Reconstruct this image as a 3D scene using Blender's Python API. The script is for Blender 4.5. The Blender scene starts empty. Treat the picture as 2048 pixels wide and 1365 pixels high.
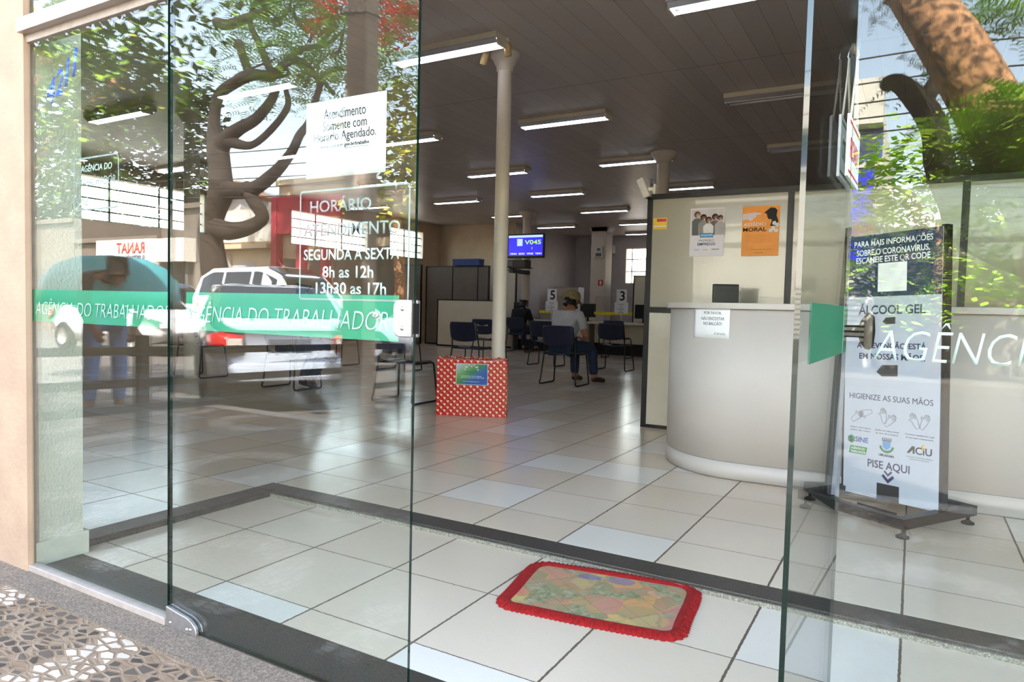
import bpy, bmesh, math, random
from mathutils import Vector, Matrix, Euler
random.seed(11)
S = bpy.context.scene
COL = S.collection
PI = math.pi

# ------------------------------------------------------------------ camera
CAM_Z = 1.08
cam_data = bpy.data.cameras.new('camera')
cam_data.sensor_width = 36.0
cam_data.lens = 1396.0 / 2048.0 * 36.0
cam_data.clip_start = 0.05
cam_data.clip_end = 400.0
cam = bpy.data.objects.new('camera', cam_data)
COL.objects.link(cam)
_y, _p, _r = math.radians(-29.9), math.radians(-2.75), math.radians(1.40)
_f = Vector((math.sin(_y)*math.cos(_p), math.cos(_y)*math.cos(_p), math.sin(_p)))
_rt = Vector((math.cos(_y), -math.sin(_y), 0.0))
_up = _rt.cross(_f)
_r2 = _rt*math.cos(_r) + _up*math.sin(_r)
_u2 = -_rt*math.sin(_r) + _up*math.cos(_r)
cam.matrix_world = Matrix(((_r2.x, _u2.x, -_f.x, 0), (_r2.y, _u2.y, -_f.y, 0), (_r2.z, _u2.z, -_f.z, CAM_Z), (0, 0, 0, 1)))
S.camera = cam

# ------------------------------------------------------------------ world, sun, exposure
S.view_settings.view_transform = 'Standard'
S.view_settings.look = 'None'
S.view_settings.gamma = 1.0
S.view_settings.use_curve_mapping = False
S.view_settings.exposure = 0.72
SUN_DIR = Vector((-0.30, -0.55, -0.80)).normalized()
SKY_GAIN, SUN_POWER = 2.0, 38.0
W = bpy.data.worlds.new('sky')
S.world = W
W.use_nodes = True
_nt = W.node_tree
_bg = _nt.nodes['Background']
_sky = _nt.nodes.new('ShaderNodeTexSky')
_sky.sky_type = 'NISHITA'
_sky.sun_disc = False
_sky.sun_elevation = math.asin(-SUN_DIR.z)
_sky.sun_rotation = math.atan2(-SUN_DIR.x, -SUN_DIR.y)
_sky.air_density = 1.0
_sky.dust_density = 1.2
_sky.ozone_density = 1.0
_tint = _nt.nodes.new('ShaderNodeMix'); _tint.data_type = 'RGBA'; _tint.blend_type = 'MULTIPLY'
_tint.inputs[0].default_value = 1.0
_tint.inputs[7].default_value = (1.08, 0.885, 0.69, 1)      # hazy, warm-balanced daylight
_nt.links.new(_sky.outputs[0], _tint.inputs[6])
_nt.links.new(_tint.outputs[2], _bg.inputs[0])
_bg.inputs[1].default_value = SKY_GAIN
sun_data = bpy.data.lights.new('sun', 'SUN')
sun_data.energy = SUN_POWER
sun_data.angle = 0.01
sun_data.color = (1.0, 0.95, 0.87)
sun = bpy.data.objects.new('sun', sun_data)
COL.objects.link(sun)
sun.rotation_euler = SUN_DIR.to_track_quat('-Z', 'Y').to_euler()
sun.location = (8, 12, 20)
S.cycles.max_bounces = 10
S.cycles.transparent_max_bounces = 24
S.cycles.glossy_bounces = 6
S.cycles.diffuse_bounces = 4
S.cycles.caustics_reflective = False
S.cycles.caustics_refractive = False
S.cycles.sample_clamp_indirect = 6.0

# ------------------------------------------------------------------ helpers
def lin(c):
    return tuple(((v/255.0)/12.92 if v/255.0 <= 0.04045 else ((v/255.0+0.055)/1.055)**2.4) for v in c)

def set_in(n, names, val):
    for k in names:
        if k in n.inputs:
            n.inputs[k].default_value = val
            return

def mat(name, rgb, rough=0.5, metal=0.0, var=0.06, scale=14.0, bump=0.0, bscale=60.0, coat=0.0, emit=None, estr=0.0, spec=None, alt=None):
    """Principled material; a noise field varies the colour a little so no surface is perfectly even."""
    m = bpy.data.materials.new(name)
    m.use_nodes = True
    nt = m.node_tree
    b = nt.nodes['Principled BSDF']
    c = lin(rgb)
    tc = nt.nodes.new('ShaderNodeTexCoord')
    nz = nt.nodes.new('ShaderNodeTexNoise')
    nz.inputs['Scale'].default_value = scale
    nz.inputs['Detail'].default_value = 4.0
    nt.links.new(tc.outputs['Object'], nz.inputs['Vector'])
    rp = nt.nodes.new('ShaderNodeValToRGB')
    d = lin(alt) if alt else tuple(v*(1-var*2) for v in c)
    e = c if alt else tuple(min(1, v*(1+var)) for v in c)
    rp.color_ramp.elements[0].position = 0.35
    rp.color_ramp.elements[1].position = 0.65
    rp.color_ramp.elements[0].color = (*d, 1)
    rp.color_ramp.elements[1].color = (*e, 1)
    nt.links.new(nz.outputs['Fac'], rp.inputs['Fac'])
    nt.links.new(rp.outputs['Color'], b.inputs['Base Color'])
    b.inputs['Roughness'].default_value = rough
    b.inputs['Metallic'].default_value = metal
    if spec is not None:
        set_in(b, ['Specular IOR Level', 'Specular'], spec)
    if coat:
        set_in(b, ['Coat Weight', 'Clearcoat'], coat)
        set_in(b, ['Coat Roughness', 'Clearcoat Roughness'], 0.02)
    if emit:
        set_in(b, ['Emission Color', 'Emission'], (*lin(emit), 1))
        b.inputs['Emission Strength'].default_value = estr
    if bump:
        n2 = nt.nodes.new('ShaderNodeTexNoise')
        n2.inputs['Scale'].default_value = bscale
        n2.inputs['Detail'].default_value = 3.0
        nt.links.new(tc.outputs['Object'], n2.inputs['Vector'])
        bp = nt.nodes.new('ShaderNodeBump')
        bp.inputs['Strength'].default_value = bump
        bp.inputs['Distance'].default_value = 0.01
        nt.links.new(n2.outputs['Fac'], bp.inputs['Height'])
        nt.links.new(bp.outputs['Normal'], b.inputs['Normal'])
    return m

class Nodes:
    """small wrapper for building node graphs"""
    def __init__(self, m):
        self.m = m; self.nt = m.node_tree; self.b = self.nt.nodes.get('Principled BSDF')
    def n(self, t, **kw):
        x = self.nt.nodes.new(t)
        for k, v in kw.items(): setattr(x, k, v)
        return x
    def l(self, a, b): self.nt.links.new(a, b)
    def math(self, op, a, b=None, c=None):
        x = self.nt.nodes.new('ShaderNodeMath'); x.operation = op
        for i, v in enumerate((a, b, c)):
            if v is None: continue
            if isinstance(v, (int, float)): x.inputs[i].default_value = v
            else: self.l(v, x.inputs[i])
        return x.outputs[0]
    def mix(self, f, a, b):
        x = self.nt.nodes.new('ShaderNodeMix'); x.data_type = 'RGBA'
        for i, v in ((0, f), (6, a), (7, b)):
            if isinstance(v, (int, float)): x.inputs[i].default_value = v
            elif isinstance(v, tuple): x.inputs[i].default_value = (*v[:3], 1)
            else: self.l(v, x.inputs[i])
        return x.outputs[2]
    def ramp(self, f, stops, interp='LINEAR'):
        x = self.nt.nodes.new('ShaderNodeValToRGB'); cr = x.color_ramp; cr.interpolation = interp
        while len(cr.elements) < len(stops): cr.elements.new(0.5)
        for e, (p, c) in zip(cr.elements, stops): e.position = p; e.color = (*c[:3], 1)
        self.l(f, x.inputs[0]); return x.outputs[0]
    def pos(self):
        return self.n('ShaderNodeNewGeometry').outputs['Position']
    def sep(self, v):
        x = self.n('ShaderNodeSeparateXYZ'); self.l(v, x.inputs[0]); return x.outputs
    def comb(self, a, b, c=0.0):
        x = self.n('ShaderNodeCombineXYZ')
        for i, v in enumerate((a, b, c)):
            if isinstance(v, (int, float)): x.inputs[i].default_value = v
            else: self.l(v, x.inputs[i])
        return x.outputs[0]
    def noise(self, v, scale, detail=3.0, rough=0.5, out='Fac'):
        x = self.n('ShaderNodeTexNoise'); x.inputs['Scale'].default_value = scale; x.inputs['Detail'].default_value = detail
        x.inputs['Roughness'].default_value = rough
        if v is not None: self.l(v, x.inputs['Vector'])
        return x.outputs[out]
    def bump(self, h, strength, dist=0.01):
        x = self.n('ShaderNodeBump'); x.inputs['Strength'].default_value = strength; x.inputs['Distance'].default_value = dist
        self.l(h, x.inputs['Height']); self.l(x.outputs[0], self.b.inputs['Normal'])

def new_mat(name):
    m = bpy.data.materials.new(name); m.use_nodes = True
    return Nodes(m)

def glass_mat(name, tint, ior=1.6):
    m = bpy.data.materials.new(name); m.use_nodes = True
    nt = m.node_tree
    nt.nodes.clear()
    o = nt.nodes.new('ShaderNodeOutputMaterial')
    mx = nt.nodes.new('ShaderNodeMixShader')
    tr = nt.nodes.new('ShaderNodeBsdfTransparent')
    gl = nt.nodes.new('ShaderNodeBsdfGlossy')
    fr = nt.nodes.new('ShaderNodeFresnel')
    geo = nt.nodes.new('ShaderNodeNewGeometry')
    # same Fresnel value on entry and exit (the exit face is seen from inside)
    ma = nt.nodes.new('ShaderNodeMath'); ma.operation = 'MULTIPLY_ADD'
    ma.inputs[1].default_value = 1.0/ior - ior
    ma.inputs[2].default_value = ior
    nt.links.new(geo.outputs['Backfacing'], ma.inputs[0])
    fr.inputs['IOR'].default_value = ior
    tr.inputs[0].default_value = (*tint, 1)
    gl.inputs['Roughness'].default_value = 0.0
    # Fresnel node inverts the ior on back faces; feed it the inverse there so both agree
    nt.links.new(ma.outputs[0], fr.inputs['IOR'])
    nt.links.new(fr.outputs[0], mx.inputs[0])
    nt.links.new(tr.outputs[0], mx.inputs[1])
    nt.links.new(gl.outputs[0], mx.inputs[2])
    nt.links.new(mx.outputs[0], o.inputs[0])
    return m

class MB:
    """collects shapes and links them as ONE mesh object"""
    def __init__(self):
        self.bm = bmesh.new(); self.mi = 0
    def _set(self, faces):
        for f in faces: f.material_index = self.mi
    def box(self, x0, y0, z0, x1, y1, z1, rot=None, at=None):
        vs = [self.bm.verts.new((x, y, z)) for z in (z0, z1) for y in (y0, y1) for x in (x0, x1)]
        fs = [self.bm.faces.new([vs[i] for i in q]) for q in ((0,2,3,1),(4,5,7,6),(0,1,5,4),(2,6,7,3),(0,4,6,2),(1,3,7,5))]
        self._set(fs)
        if rot is not None:
            m = rot.to_4x4() if not isinstance(rot, Matrix) else rot.to_4x4()
            if at: m = Matrix.Translation(at) @ m
            for v in vs: v.co = m @ v.co
        elif at:
            for v in vs: v.co += Vector(at)
        return self
    def bar(self, a, b, w, h, up=(0, 0, 1)):
        a, b = Vector(a), Vector(b); d = (b-a)
        L = d.length; d.normalize(); u = Vector(up)
        s = d.cross(u)
        if s.length < 1e-5: s = d.cross(Vector((1, 0, 0)))
        s.normalize(); u = s.cross(d)
        m = Matrix((( d.x, s.x, u.x, a.x), (d.y, s.y, u.y, a.y), (d.z, s.z, u.z, a.z), (0, 0, 0, 1)))
        n0 = len(self.bm.verts)
        self.box(0, -w/2, -h/2, L, w/2, h/2)
        self.bm.verts.ensure_lookup_table()
        for v in self.bm.verts[n0:]: v.co = m @ v.co
        return self
    def tube(self, pts, r, n=8, caps=True, closed=False):
        pts = [Vector(p) for p in pts]
        rs = r if isinstance(r, (list, tuple)) else [r]*len(pts)
        rings = []; prev = None
        for i, p in enumerate(pts):
            if closed: t = pts[(i+1) % len(pts)] - pts[i-1]
            elif i == 0: t = pts[1]-pts[0]
            elif i == len(pts)-1: t = pts[-1]-pts[-2]
            else: t = (pts[i+1]-p).normalized() + (p-pts[i-1]).normalized()
            if t.length < 1e-9: t = Vector((0, 0, 1))
            t.normalize()
            if prev is None:
                u = t.orthogonal().normalized()
            else:
                u = prev - t*prev.dot(t)
                u = u.normalized() if u.length > 1e-6 else t.orthogonal().normalized()
            prev = u
            w = t.cross(u)
            rings.append([self.bm.verts.new(p + (u*math.cos(2*PI*k/n) + w*math.sin(2*PI*k/n))*rs[i]) for k in range(n)])
        m = len(rings); fs = []
        for i in range(m if closed else m-1):
            A, B = rings[i], rings[(i+1) % m]
            for k in range(n): fs.append(self.bm.faces.new((A[k], A[(k+1) % n], B[(k+1) % n], B[k])))
        if caps and not closed:
            fs.append(self.bm.faces.new(rings[0][::-1])); fs.append(self.bm.faces.new(rings[-1]))
        self._set(fs)
        for f in fs: f.smooth = len(f.verts) == 4
        return self
    def lathe(self, prof, n=24, at=(0, 0, 0), rot=None):
        m = Matrix.Translation(at) @ (rot.to_4x4() if rot is not None else Matrix.Identity(4))
        rings = []; fs = []
        for (r, z) in prof:
            if r < 1e-6: rings.append([self.bm.verts.new(m @ Vector((0, 0, z)))])
            else: rings.append([self.bm.verts.new(m @ Vector((r*math.cos(2*PI*k/n), r*math.sin(2*PI*k/n), z))) for k in range(n)])
        for A, B in zip(rings, rings[1:]):
            for k in range(n):
                k2 = (k+1) % n
                if len(A) == 1 and len(B) == 1: continue
                if len(A) == 1: fs.append(self.bm.faces.new((A[0], B[k2], B[k])))
                elif len(B) == 1: fs.append(self.bm.faces.new((A[k], A[k2], B[0])))
                else: fs.append(self.bm.faces.new((A[k], A[k2], B[k2], B[k])))
        self._set(fs)
        for f in fs: f.smooth = True
        return self
    def prism(self, poly, d, m=None):
        """extrude 2D polygon (x,z) by d along +y; m places it"""
        m = m or Matrix.Identity(4)
        A = [self.bm.verts.new(m @ Vector((x, 0, z))) for x, z in poly]
        B = [self.bm.verts.new(m @ Vector((x, d, z))) for x, z in poly]
        fs = [self.bm.faces.new(A), self.bm.faces.new(B[::-1])]
        k = len(poly)
        for i in range(k): fs.append(self.bm.faces.new((A[i], B[i], B[(i+1) % k], A[(i+1) % k])))
        self._set(fs); return self
    def loft(self, rings, caps=True, smooth=True):
        R = [[self.bm.verts.new(Vector(p)) for p in r] for r in rings]
        n = len(R[0]); fs = []
        for A, B in zip(R, R[1:]):
            for k in range(n): fs.append(self.bm.faces.new((A[k], A[(k+1) % n], B[(k+1) % n], B[k])))
        if caps:
            fs.append(self.bm.faces.new(R[0][::-1])); fs.append(self.bm.faces.new(R[-1]))
        self._set(fs)
        for f in fs: f.smooth = smooth
        return self
    def grid(self, fn, nu, nv):
        V = [[self.bm.verts.new(Vector(fn(i/nu, j/nv))) for j in range(nv+1)] for i in range(nu+1)]
        fs = []
        for i in range(nu):
            for j in range(nv): fs.append(self.bm.faces.new((V[i][j], V[i+1][j], V[i+1][j+1], V[i][j+1])))
        self._set(fs)
        for f in fs: f.smooth = True
        return self
    def quad(self, a, b, c, d):
        f = self.bm.faces.new([self.bm.verts.new(Vector(p)) for p in (a, b, c, d)]); self._set([f]); return self
    def xform(self, m):
        for v in self.bm.verts: v.co = m @ v.co
        return self
    def build(self, name, m, parent=None, bevel=0.0, solid=0.0, sub=0, loc=None, seg=2):
        me = bpy.data.meshes.new(name)
        bmesh.ops.recalc_face_normals(self.bm, faces=self.bm.faces[:])
        self.bm.to_mesh(me); self.bm.free()
        for x in (m if isinstance(m, (list, tuple)) else [m]): me.materials.append(x)
        o = bpy.data.objects.new(name, me); COL.objects.link(o)
        if parent is not None: o.parent = parent
        if loc is not None: o.location = loc
        if solid:
            s = o.modifiers.new('thick', 'SOLIDIFY'); s.thickness = solid; s.offset = 0
        if sub:
            s = o.modifiers.new('smooth', 'SUBSURF'); s.levels = sub; s.render_levels = sub
        if bevel:
            s = o.modifiers.new('edge', 'BEVEL'); s.width = bevel; s.segments = seg; s.limit_method = 'ANGLE'; s.angle_limit = 0.7
        return o

def tag(o, label=None, cat=None, group=None, kind=None):
    if label: o['label'] = label
    if cat: o['category'] = cat
    if group: o['group'] = group
    if kind: o['kind'] = kind
    return o

def thing(name, label, cat, loc=(0, 0, 0), rz=0.0, group=None, kind=None):
    o = bpy.data.objects.new(name, None); COL.objects.link(o)
    o.empty_display_size = 0.1
    o.location = loc; o.rotation_euler = (0, 0, rz)
    return tag(o, label, cat, group, kind)

def copy_tree(o, parent=None):
    c = o.copy(); COL.objects.link(c)
    if parent is not None:
        c.parent = parent
    for ch in list(o.children): copy_tree(ch, c)
    return c

def text_mesh(name, body, m, parent, origin, ux, uy, h=None, w=None, align='C', shear=0.0, bold=0.0, depth=0.0006, line=1.0):
    """flat lettering: origin = anchor, ux/uy = right and up vectors, h / w = size of the whole block"""
    cu = bpy.data.curves.new('t', 'FONT')
    cu.body = body; cu.size = 1.0; cu.shear = shear; cu.offset = min(bold, 0.016); cu.space_line = line
    cu.align_x = {'C': 'CENTER', 'L': 'LEFT', 'R': 'RIGHT'}[align]
    cu.resolution_u = 3
    t = bpy.data.objects.new('t', cu); COL.objects.link(t)
    bpy.context.view_layer.update()
    dg = bpy.context.evaluated_depsgraph_get()
    me = bpy.data.meshes.new_from_object(t.evaluated_get(dg))
    bpy.data.objects.remove(t); bpy.data.curves.remove(cu)
    xs = [v.co.x for v in me.vertices]; ys = [v.co.y for v in me.vertices]
    x0, x1, y0, y1 = min(xs), max(xs), min(ys), max(ys)
    sx = sy = None
    if h: sy = h/(y1-y0)
    if w: sx = w/(x1-x0)
    if sx is None: sx = sy
    if sy is None: sy = sx
    ax = {'C': (x0+x1)/2, 'L': x0, 'R': x1}[align]; ay = (y0+y1)/2
    ux, uy = Vector(ux).normalized(), Vector(uy).normalized(); o = Vector(origin)
    nn = ux.cross(uy)
    bm = bmesh.new(); bm.from_mesh(me)
    for v in bm.verts: v.co = o + ux*((v.co.x-ax)*sx) + uy*((v.co.y-ay)*sy)
    if depth:
        r = bmesh.ops.extrude_face_region(bm, geom=bm.faces[:])
        for e in r['geom']:
            if isinstance(e, bmesh.types.BMVert): e.co += nn*depth
    bmesh.ops.recalc_face_normals(bm, faces=bm.faces[:])
    me.name = name; bm.to_mesh(me); bm.free()
    me.materials.clear(); me.materials.append(m)
    ob = bpy.data.objects.new(name, me); COL.objects.link(ob)
    if parent is not None: ob.parent = parent
    return ob

def skin_mesh(name, verts, edges, m, parent=None, sub=2, root=0):
    """grow one continuous surface round a skeleton; verts = [(co, radius or (rx,ry))]"""
    me = bpy.data.meshes.new(name)
    me.from_pydata([v[0] for v in verts], edges, [])
    o = bpy.data.objects.new(name, me); COL.objects.link(o)
    sk = o.modifiers.new('skin', 'SKIN'); sk.use_smooth_shade = True
    for i, v in enumerate(verts):
        r = v[1]; r = r if isinstance(r, tuple) else (r, r)
        me.skin_vertices[0].data[i].radius = r
        me.skin_vertices[0].data[i].use_root = (i == root)
    if sub:
        s = o.modifiers.new('sub', 'SUBSURF'); s.levels = sub; s.render_levels = sub
    bpy.context.view_layer.update()
    dg = bpy.context.evaluated_depsgraph_get()
    me2 = bpy.data.meshes.new_from_object(o.evaluated_get(dg))
    me2.name = name
    o.modifiers.clear(); o.data = me2; bpy.data.meshes.remove(me)
    me2.materials.clear(); me2.materials.append(m)
    for p in me2.polygons: p.use_smooth = True
    if parent is not None: o.parent = parent
    return o
# ------------------------------------------------------------------ materials
YF = 1.4235            # facade plane
M = {}
M['glass'] = glass_mat('clear_glass', (0.955, 0.985, 0.972))
M['pane_glass'] = glass_mat('window_glass', (0.96, 0.97, 0.96))
M['glass_edge'] = mat('glass_edge', (8, 34, 28), 0.08, coat=0.6)
M['peach'] = mat('peach_wall_paint', (174, 148, 126), 0.8, var=0.05, scale=5, bump=0.25, bscale=45)
M['return'] = mat('grey_green_textured_paint', (205, 205, 192), 0.8, var=0.03, scale=6, bump=0.6, bscale=90)
M['skirt'] = mat('smooth_grey_green_paint', (205, 206, 194), 0.6, var=0.02)
M['alu'] = mat('anodised_aluminium', (156, 148, 142), 0.32, 0.55, var=0.03)
M['alu_white'] = mat('white_painted_channel', (166, 155, 148), 0.5, 0.0, var=0.05, scale=30)
M['steel'] = mat('brushed_steel', (200, 198, 200), 0.28, 0.9, var=0.05, scale=40)
M['chrome'] = mat('worn_chrome', (176, 173, 172), 0.34, 0.9, var=0.06, scale=60)
M['black'] = mat('black_plastic', (16, 16, 18), 0.42, var=0.1)
M['black_metal'] = mat('black_powder_coat', (22, 22, 24), 0.4, 0.2, var=0.1)
M['beige_wall'] = mat('beige_wall_paint', (214, 196, 172), 0.85, var=0.03, scale=3, bump=0.1)
M['lilac_wall'] = mat('lilac_grey_wall_paint', (186, 182, 188), 0.85, var=0.03, scale=3, bump=0.1)
M['white_wall'] = mat('white_wall_paint', (216, 212, 204), 0.85, var=0.03, scale=3, bump=0.1)
M['column'] = mat('cream_column_paint', (222, 212, 202), 0.5, var=0.03, scale=4)
M['cream'] = mat('cream_laminate', (218, 208, 190), 0.55, var=0.02, scale=3)
M['grey_panel'] = mat('grey_partition_cloth', (120, 110, 100), 0.8, var=0.04, scale=3)
M['white_lam'] = mat('white_laminate', (196, 189, 184), 0.55, var=0.015, scale=2)
M['gloss_panel'] = mat('glossy_white_panel', (164, 158, 144), 0.2, var=0.015, scale=2, coat=0.5)
M['paper'] = mat('white_paper', (238, 238, 242), 0.75, var=0.02, scale=8)
M['paper_lilac'] = mat('white_poster_paper', (226, 220, 230), 0.5, var=0.02, scale=8)
M['ink'] = mat('black_ink', (28, 28, 30), 0.7)
M['ink_grey'] = mat('grey_ink', (110, 110, 116), 0.7)
M['ink_navy'] = mat('navy_ink', (30, 36, 88), 0.55)
M['ink_blue'] = mat('blue_ink', (38, 84, 160), 0.6)
M['ink_white'] = mat('white_ink', (244, 244, 246), 0.6)
M['vinyl_green'] = mat('green_vinyl', (14, 146, 108), 0.45, var=0.03, scale=3)
M['vinyl_back'] = mat('green_vinyl_back', (44, 122, 92), 0.6, var=0.03, scale=3)
M['vinyl_white'] = mat('white_vinyl', (200, 220, 218), 0.5, var=0.02)
M['vinyl_greyed'] = mat('greyed_white_vinyl', (150, 162, 162), 0.5, var=0.02)  # white vinyl greyed in colour to read as backlit against bright windows
M['vinyl_blue'] = mat('blue_vinyl', (44, 84, 206), 0.5, var=0.02)
M['navy_plastic'] = mat('navy_blue_plastic', (30, 36, 62), 0.38, var=0.06, scale=20)
M['seat_plastic'] = mat('slate_blue_seat_plastic', (44, 52, 78), 0.36, var=0.06, scale=20)
M['tube'] = mat('fluorescent_tube', (255, 255, 255), 0.5, emit=(245, 246, 255), estr=5.0)
M['fixture'] = mat('cream_enamel_fixture', (222, 212, 196), 0.4, var=0.02)
M['reflector'] = mat('polished_reflector', (220, 222, 232), 0.15, 0.9, var=0.02)
M['amber_spot'] = mat('aged_cream_spotlight', (216, 186, 132), 0.45, var=0.08, scale=30)
M['rubber'] = mat('black_rubber', (20, 20, 20), 0.8)
M['screen_blue'] = mat('lit_blue_screen', (20, 20, 60), 0.3, emit=(46, 40, 214), estr=0.9)
M['screen_pale'] = mat('lit_pale_screen', (60, 60, 90), 0.3, emit=(170, 196, 255), estr=0.9)
M['screen_lime'] = mat('lit_lime_digits', (40, 60, 20), 0.3, emit=(166, 232, 52), estr=0.95)
M['screen_white'] = mat('lit_white_digits', (60, 60, 60), 0.3, emit=(225, 228, 255), estr=0.9)
M['yellow'] = mat('yellow_tape', (232, 214, 30), 0.6, var=0.04)
M['red_sign'] = mat('red_sign', (206, 52, 36), 0.5)
M['blue_box'] = mat('blue_box_card', (36, 62, 130), 0.6)
M['skin'] = mat('skin', (176, 118, 92), 0.55, var=0.05)
M['skin_dark'] = mat('brown_skin', (120, 80, 60), 0.55, var=0.05)
M['tshirt'] = mat('light_grey_tshirt', (188, 188, 200), 0.85, var=0.05, scale=9, bump=0.15, bscale=22)
M['denim'] = mat('dark_blue_denim', (38, 52, 78), 0.85, var=0.15, scale=12, bump=0.2, bscale=40)
M['denim_light'] = mat('washed_blue_denim', (112, 140, 192), 0.85, var=0.12, scale=9, bump=0.2, bscale=40)
M['dark_cloth'] = mat('black_cloth', (26, 26, 32), 0.9, var=0.1)
M['grey_cloth'] = mat('dark_grey_cloth', (74, 70, 68), 0.9, var=0.1)
M['hair'] = mat('dark_hair', (24, 18, 16), 0.5, var=0.15, scale=30)
M['leather'] = mat('brown_leather', (58, 40, 32), 0.5, var=0.1)
M['cap'] = mat('khaki_cap_cloth', (142, 128, 96), 0.85, var=0.06)
M['bark'] = mat('rough_bark', (190, 142, 100), 0.95, var=0.25, scale=24, bump=1.0, bscale=34, alt=(70, 52, 36))
M['bark_dark'] = mat('dark_bark', (48, 39, 33), 0.95, var=0.2, scale=9, bump=0.6, bscale=22)
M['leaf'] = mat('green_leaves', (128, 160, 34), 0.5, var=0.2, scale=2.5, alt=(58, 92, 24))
M['leaf_bright'] = mat('bright_green_leaves', (196, 226, 44), 0.5, scale=2.5, alt=(116, 172, 30))  # green raised to paint in sun glowing through the leaves
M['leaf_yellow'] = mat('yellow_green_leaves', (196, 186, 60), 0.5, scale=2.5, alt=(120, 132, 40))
M['leaf_fern'] = mat('soft_green_fronds', (128, 168, 50), 0.6, scale=2.5, alt=(88, 132, 36))
M['leaf_dark'] = mat('dark_green_leaves', (70, 92, 34), 0.6, scale=2.5, alt=(34, 52, 20))
M['flower_red'] = mat('orange_red_blossom', (236, 84, 48), 0.6, scale=3.5, alt=(214, 60, 36))
M['concrete'] = mat('pole_concrete', (176, 158, 142), 0.85, var=0.1, scale=8, bump=0.3)
M['kerb'] = mat('pale_kerb_concrete', (206, 196, 184), 0.85, var=0.08)
M['asphalt'] = mat('asphalt', (84, 79, 76), 0.9, var=0.1, scale=30, bump=0.3, bscale=140)
M['pavement_far'] = mat('far_pavement', (104, 98, 92), 0.9, var=0.1)
M['cable'] = mat('black_cable', (30, 30, 32), 0.7)
M['car_silver'] = mat('silver_car_paint', (196, 204, 220), 0.25, 0.0, var=0.02, coat=1.0)
M['car_white'] = mat('white_car_paint', (240, 240, 240), 0.3, 0.0, var=0.01, coat=1.0)
M['car_glass'] = mat('dark_car_glass', (26, 30, 34), 0.04, coat=1.0)
M['tail_red'] = mat('red_lamp_lens', (178, 22, 26), 0.12, coat=1.0)
M['lamp_clear'] = mat('clear_lamp_lens', (206, 196, 190), 0.1, coat=1.0)
M['tyre'] = mat('tyre_rubber', (26, 26, 28), 0.85)
M['dome_teal'] = mat('teal_fibreglass', (70, 150, 158), 0.4, var=0.04)
M['bl_white'] = mat('white_facade_paint', (212, 207, 198), 0.85, var=0.03, scale=1)
M['bl_cream'] = mat('cream_facade_paint', (200, 180, 152), 0.85, var=0.04, scale=1)
M['bl_dark'] = mat('dark_shutter_grey', (96, 86, 78), 0.7, var=0.06, scale=2)
M['bl_grey'] = mat('grey_gable_paint', (176, 176, 180), 0.85, var=0.04, scale=1)
M['bl_red'] = mat('crimson_facade_paint', (188, 54, 74), 0.8, var=0.05, scale=1)
M['bl_tile'] = mat('terracotta_roof', (176, 130, 100), 0.85, var=0.12, scale=5)
M['bl_blue'] = mat('blue_shopfront', (40, 52, 214), 0.5, var=0.06, scale=1)
M['bl_glass'] = mat('blue_tinted_glazing', (70, 84, 140), 0.15, var=0.08, scale=1, coat=1.0)
M['sign_red'] = mat('red_sign_letters', (206, 54, 36), 0.6)
M['gel_white'] = mat('banner_white_print', (190, 196, 212), 0.28, var=0.01, coat=0.35)
M['gel_navy'] = mat('banner_navy_print', (38, 44, 92), 0.25, var=0.03, coat=0.5)
M['logo_green'] = mat('logo_green', (28, 128, 62), 0.5)
M['logo_yellow'] = mat('logo_yellow', (232, 178, 30), 0.5)
M['orange'] = mat('orange_poster', (240, 150, 36), 0.45, var=0.06, scale=6)
M['photo_grey'] = mat('poster_photo_backdrop', (206, 200, 204), 0.5, var=0.05)
M['pink_hand'] = mat('pale_pink_print', (226, 206, 214), 0.6)
M['knob'] = mat('dark_bronze_knob', (34, 29, 27), 0.6, spec=0.3, var=0.06)
M['cord'] = mat('cream_cord', (222, 214, 196), 0.8)
M['terminal'] = mat('white_terminal_plastic', (226, 222, 216), 0.4)
M['lcd'] = mat('green_lcd', (66, 104, 84), 0.3)
M['carpet_red'] = mat('red_border_plush', (158, 12, 14), 0.9, var=0.1, scale=60, bump=0.6, bscale=200)

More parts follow.
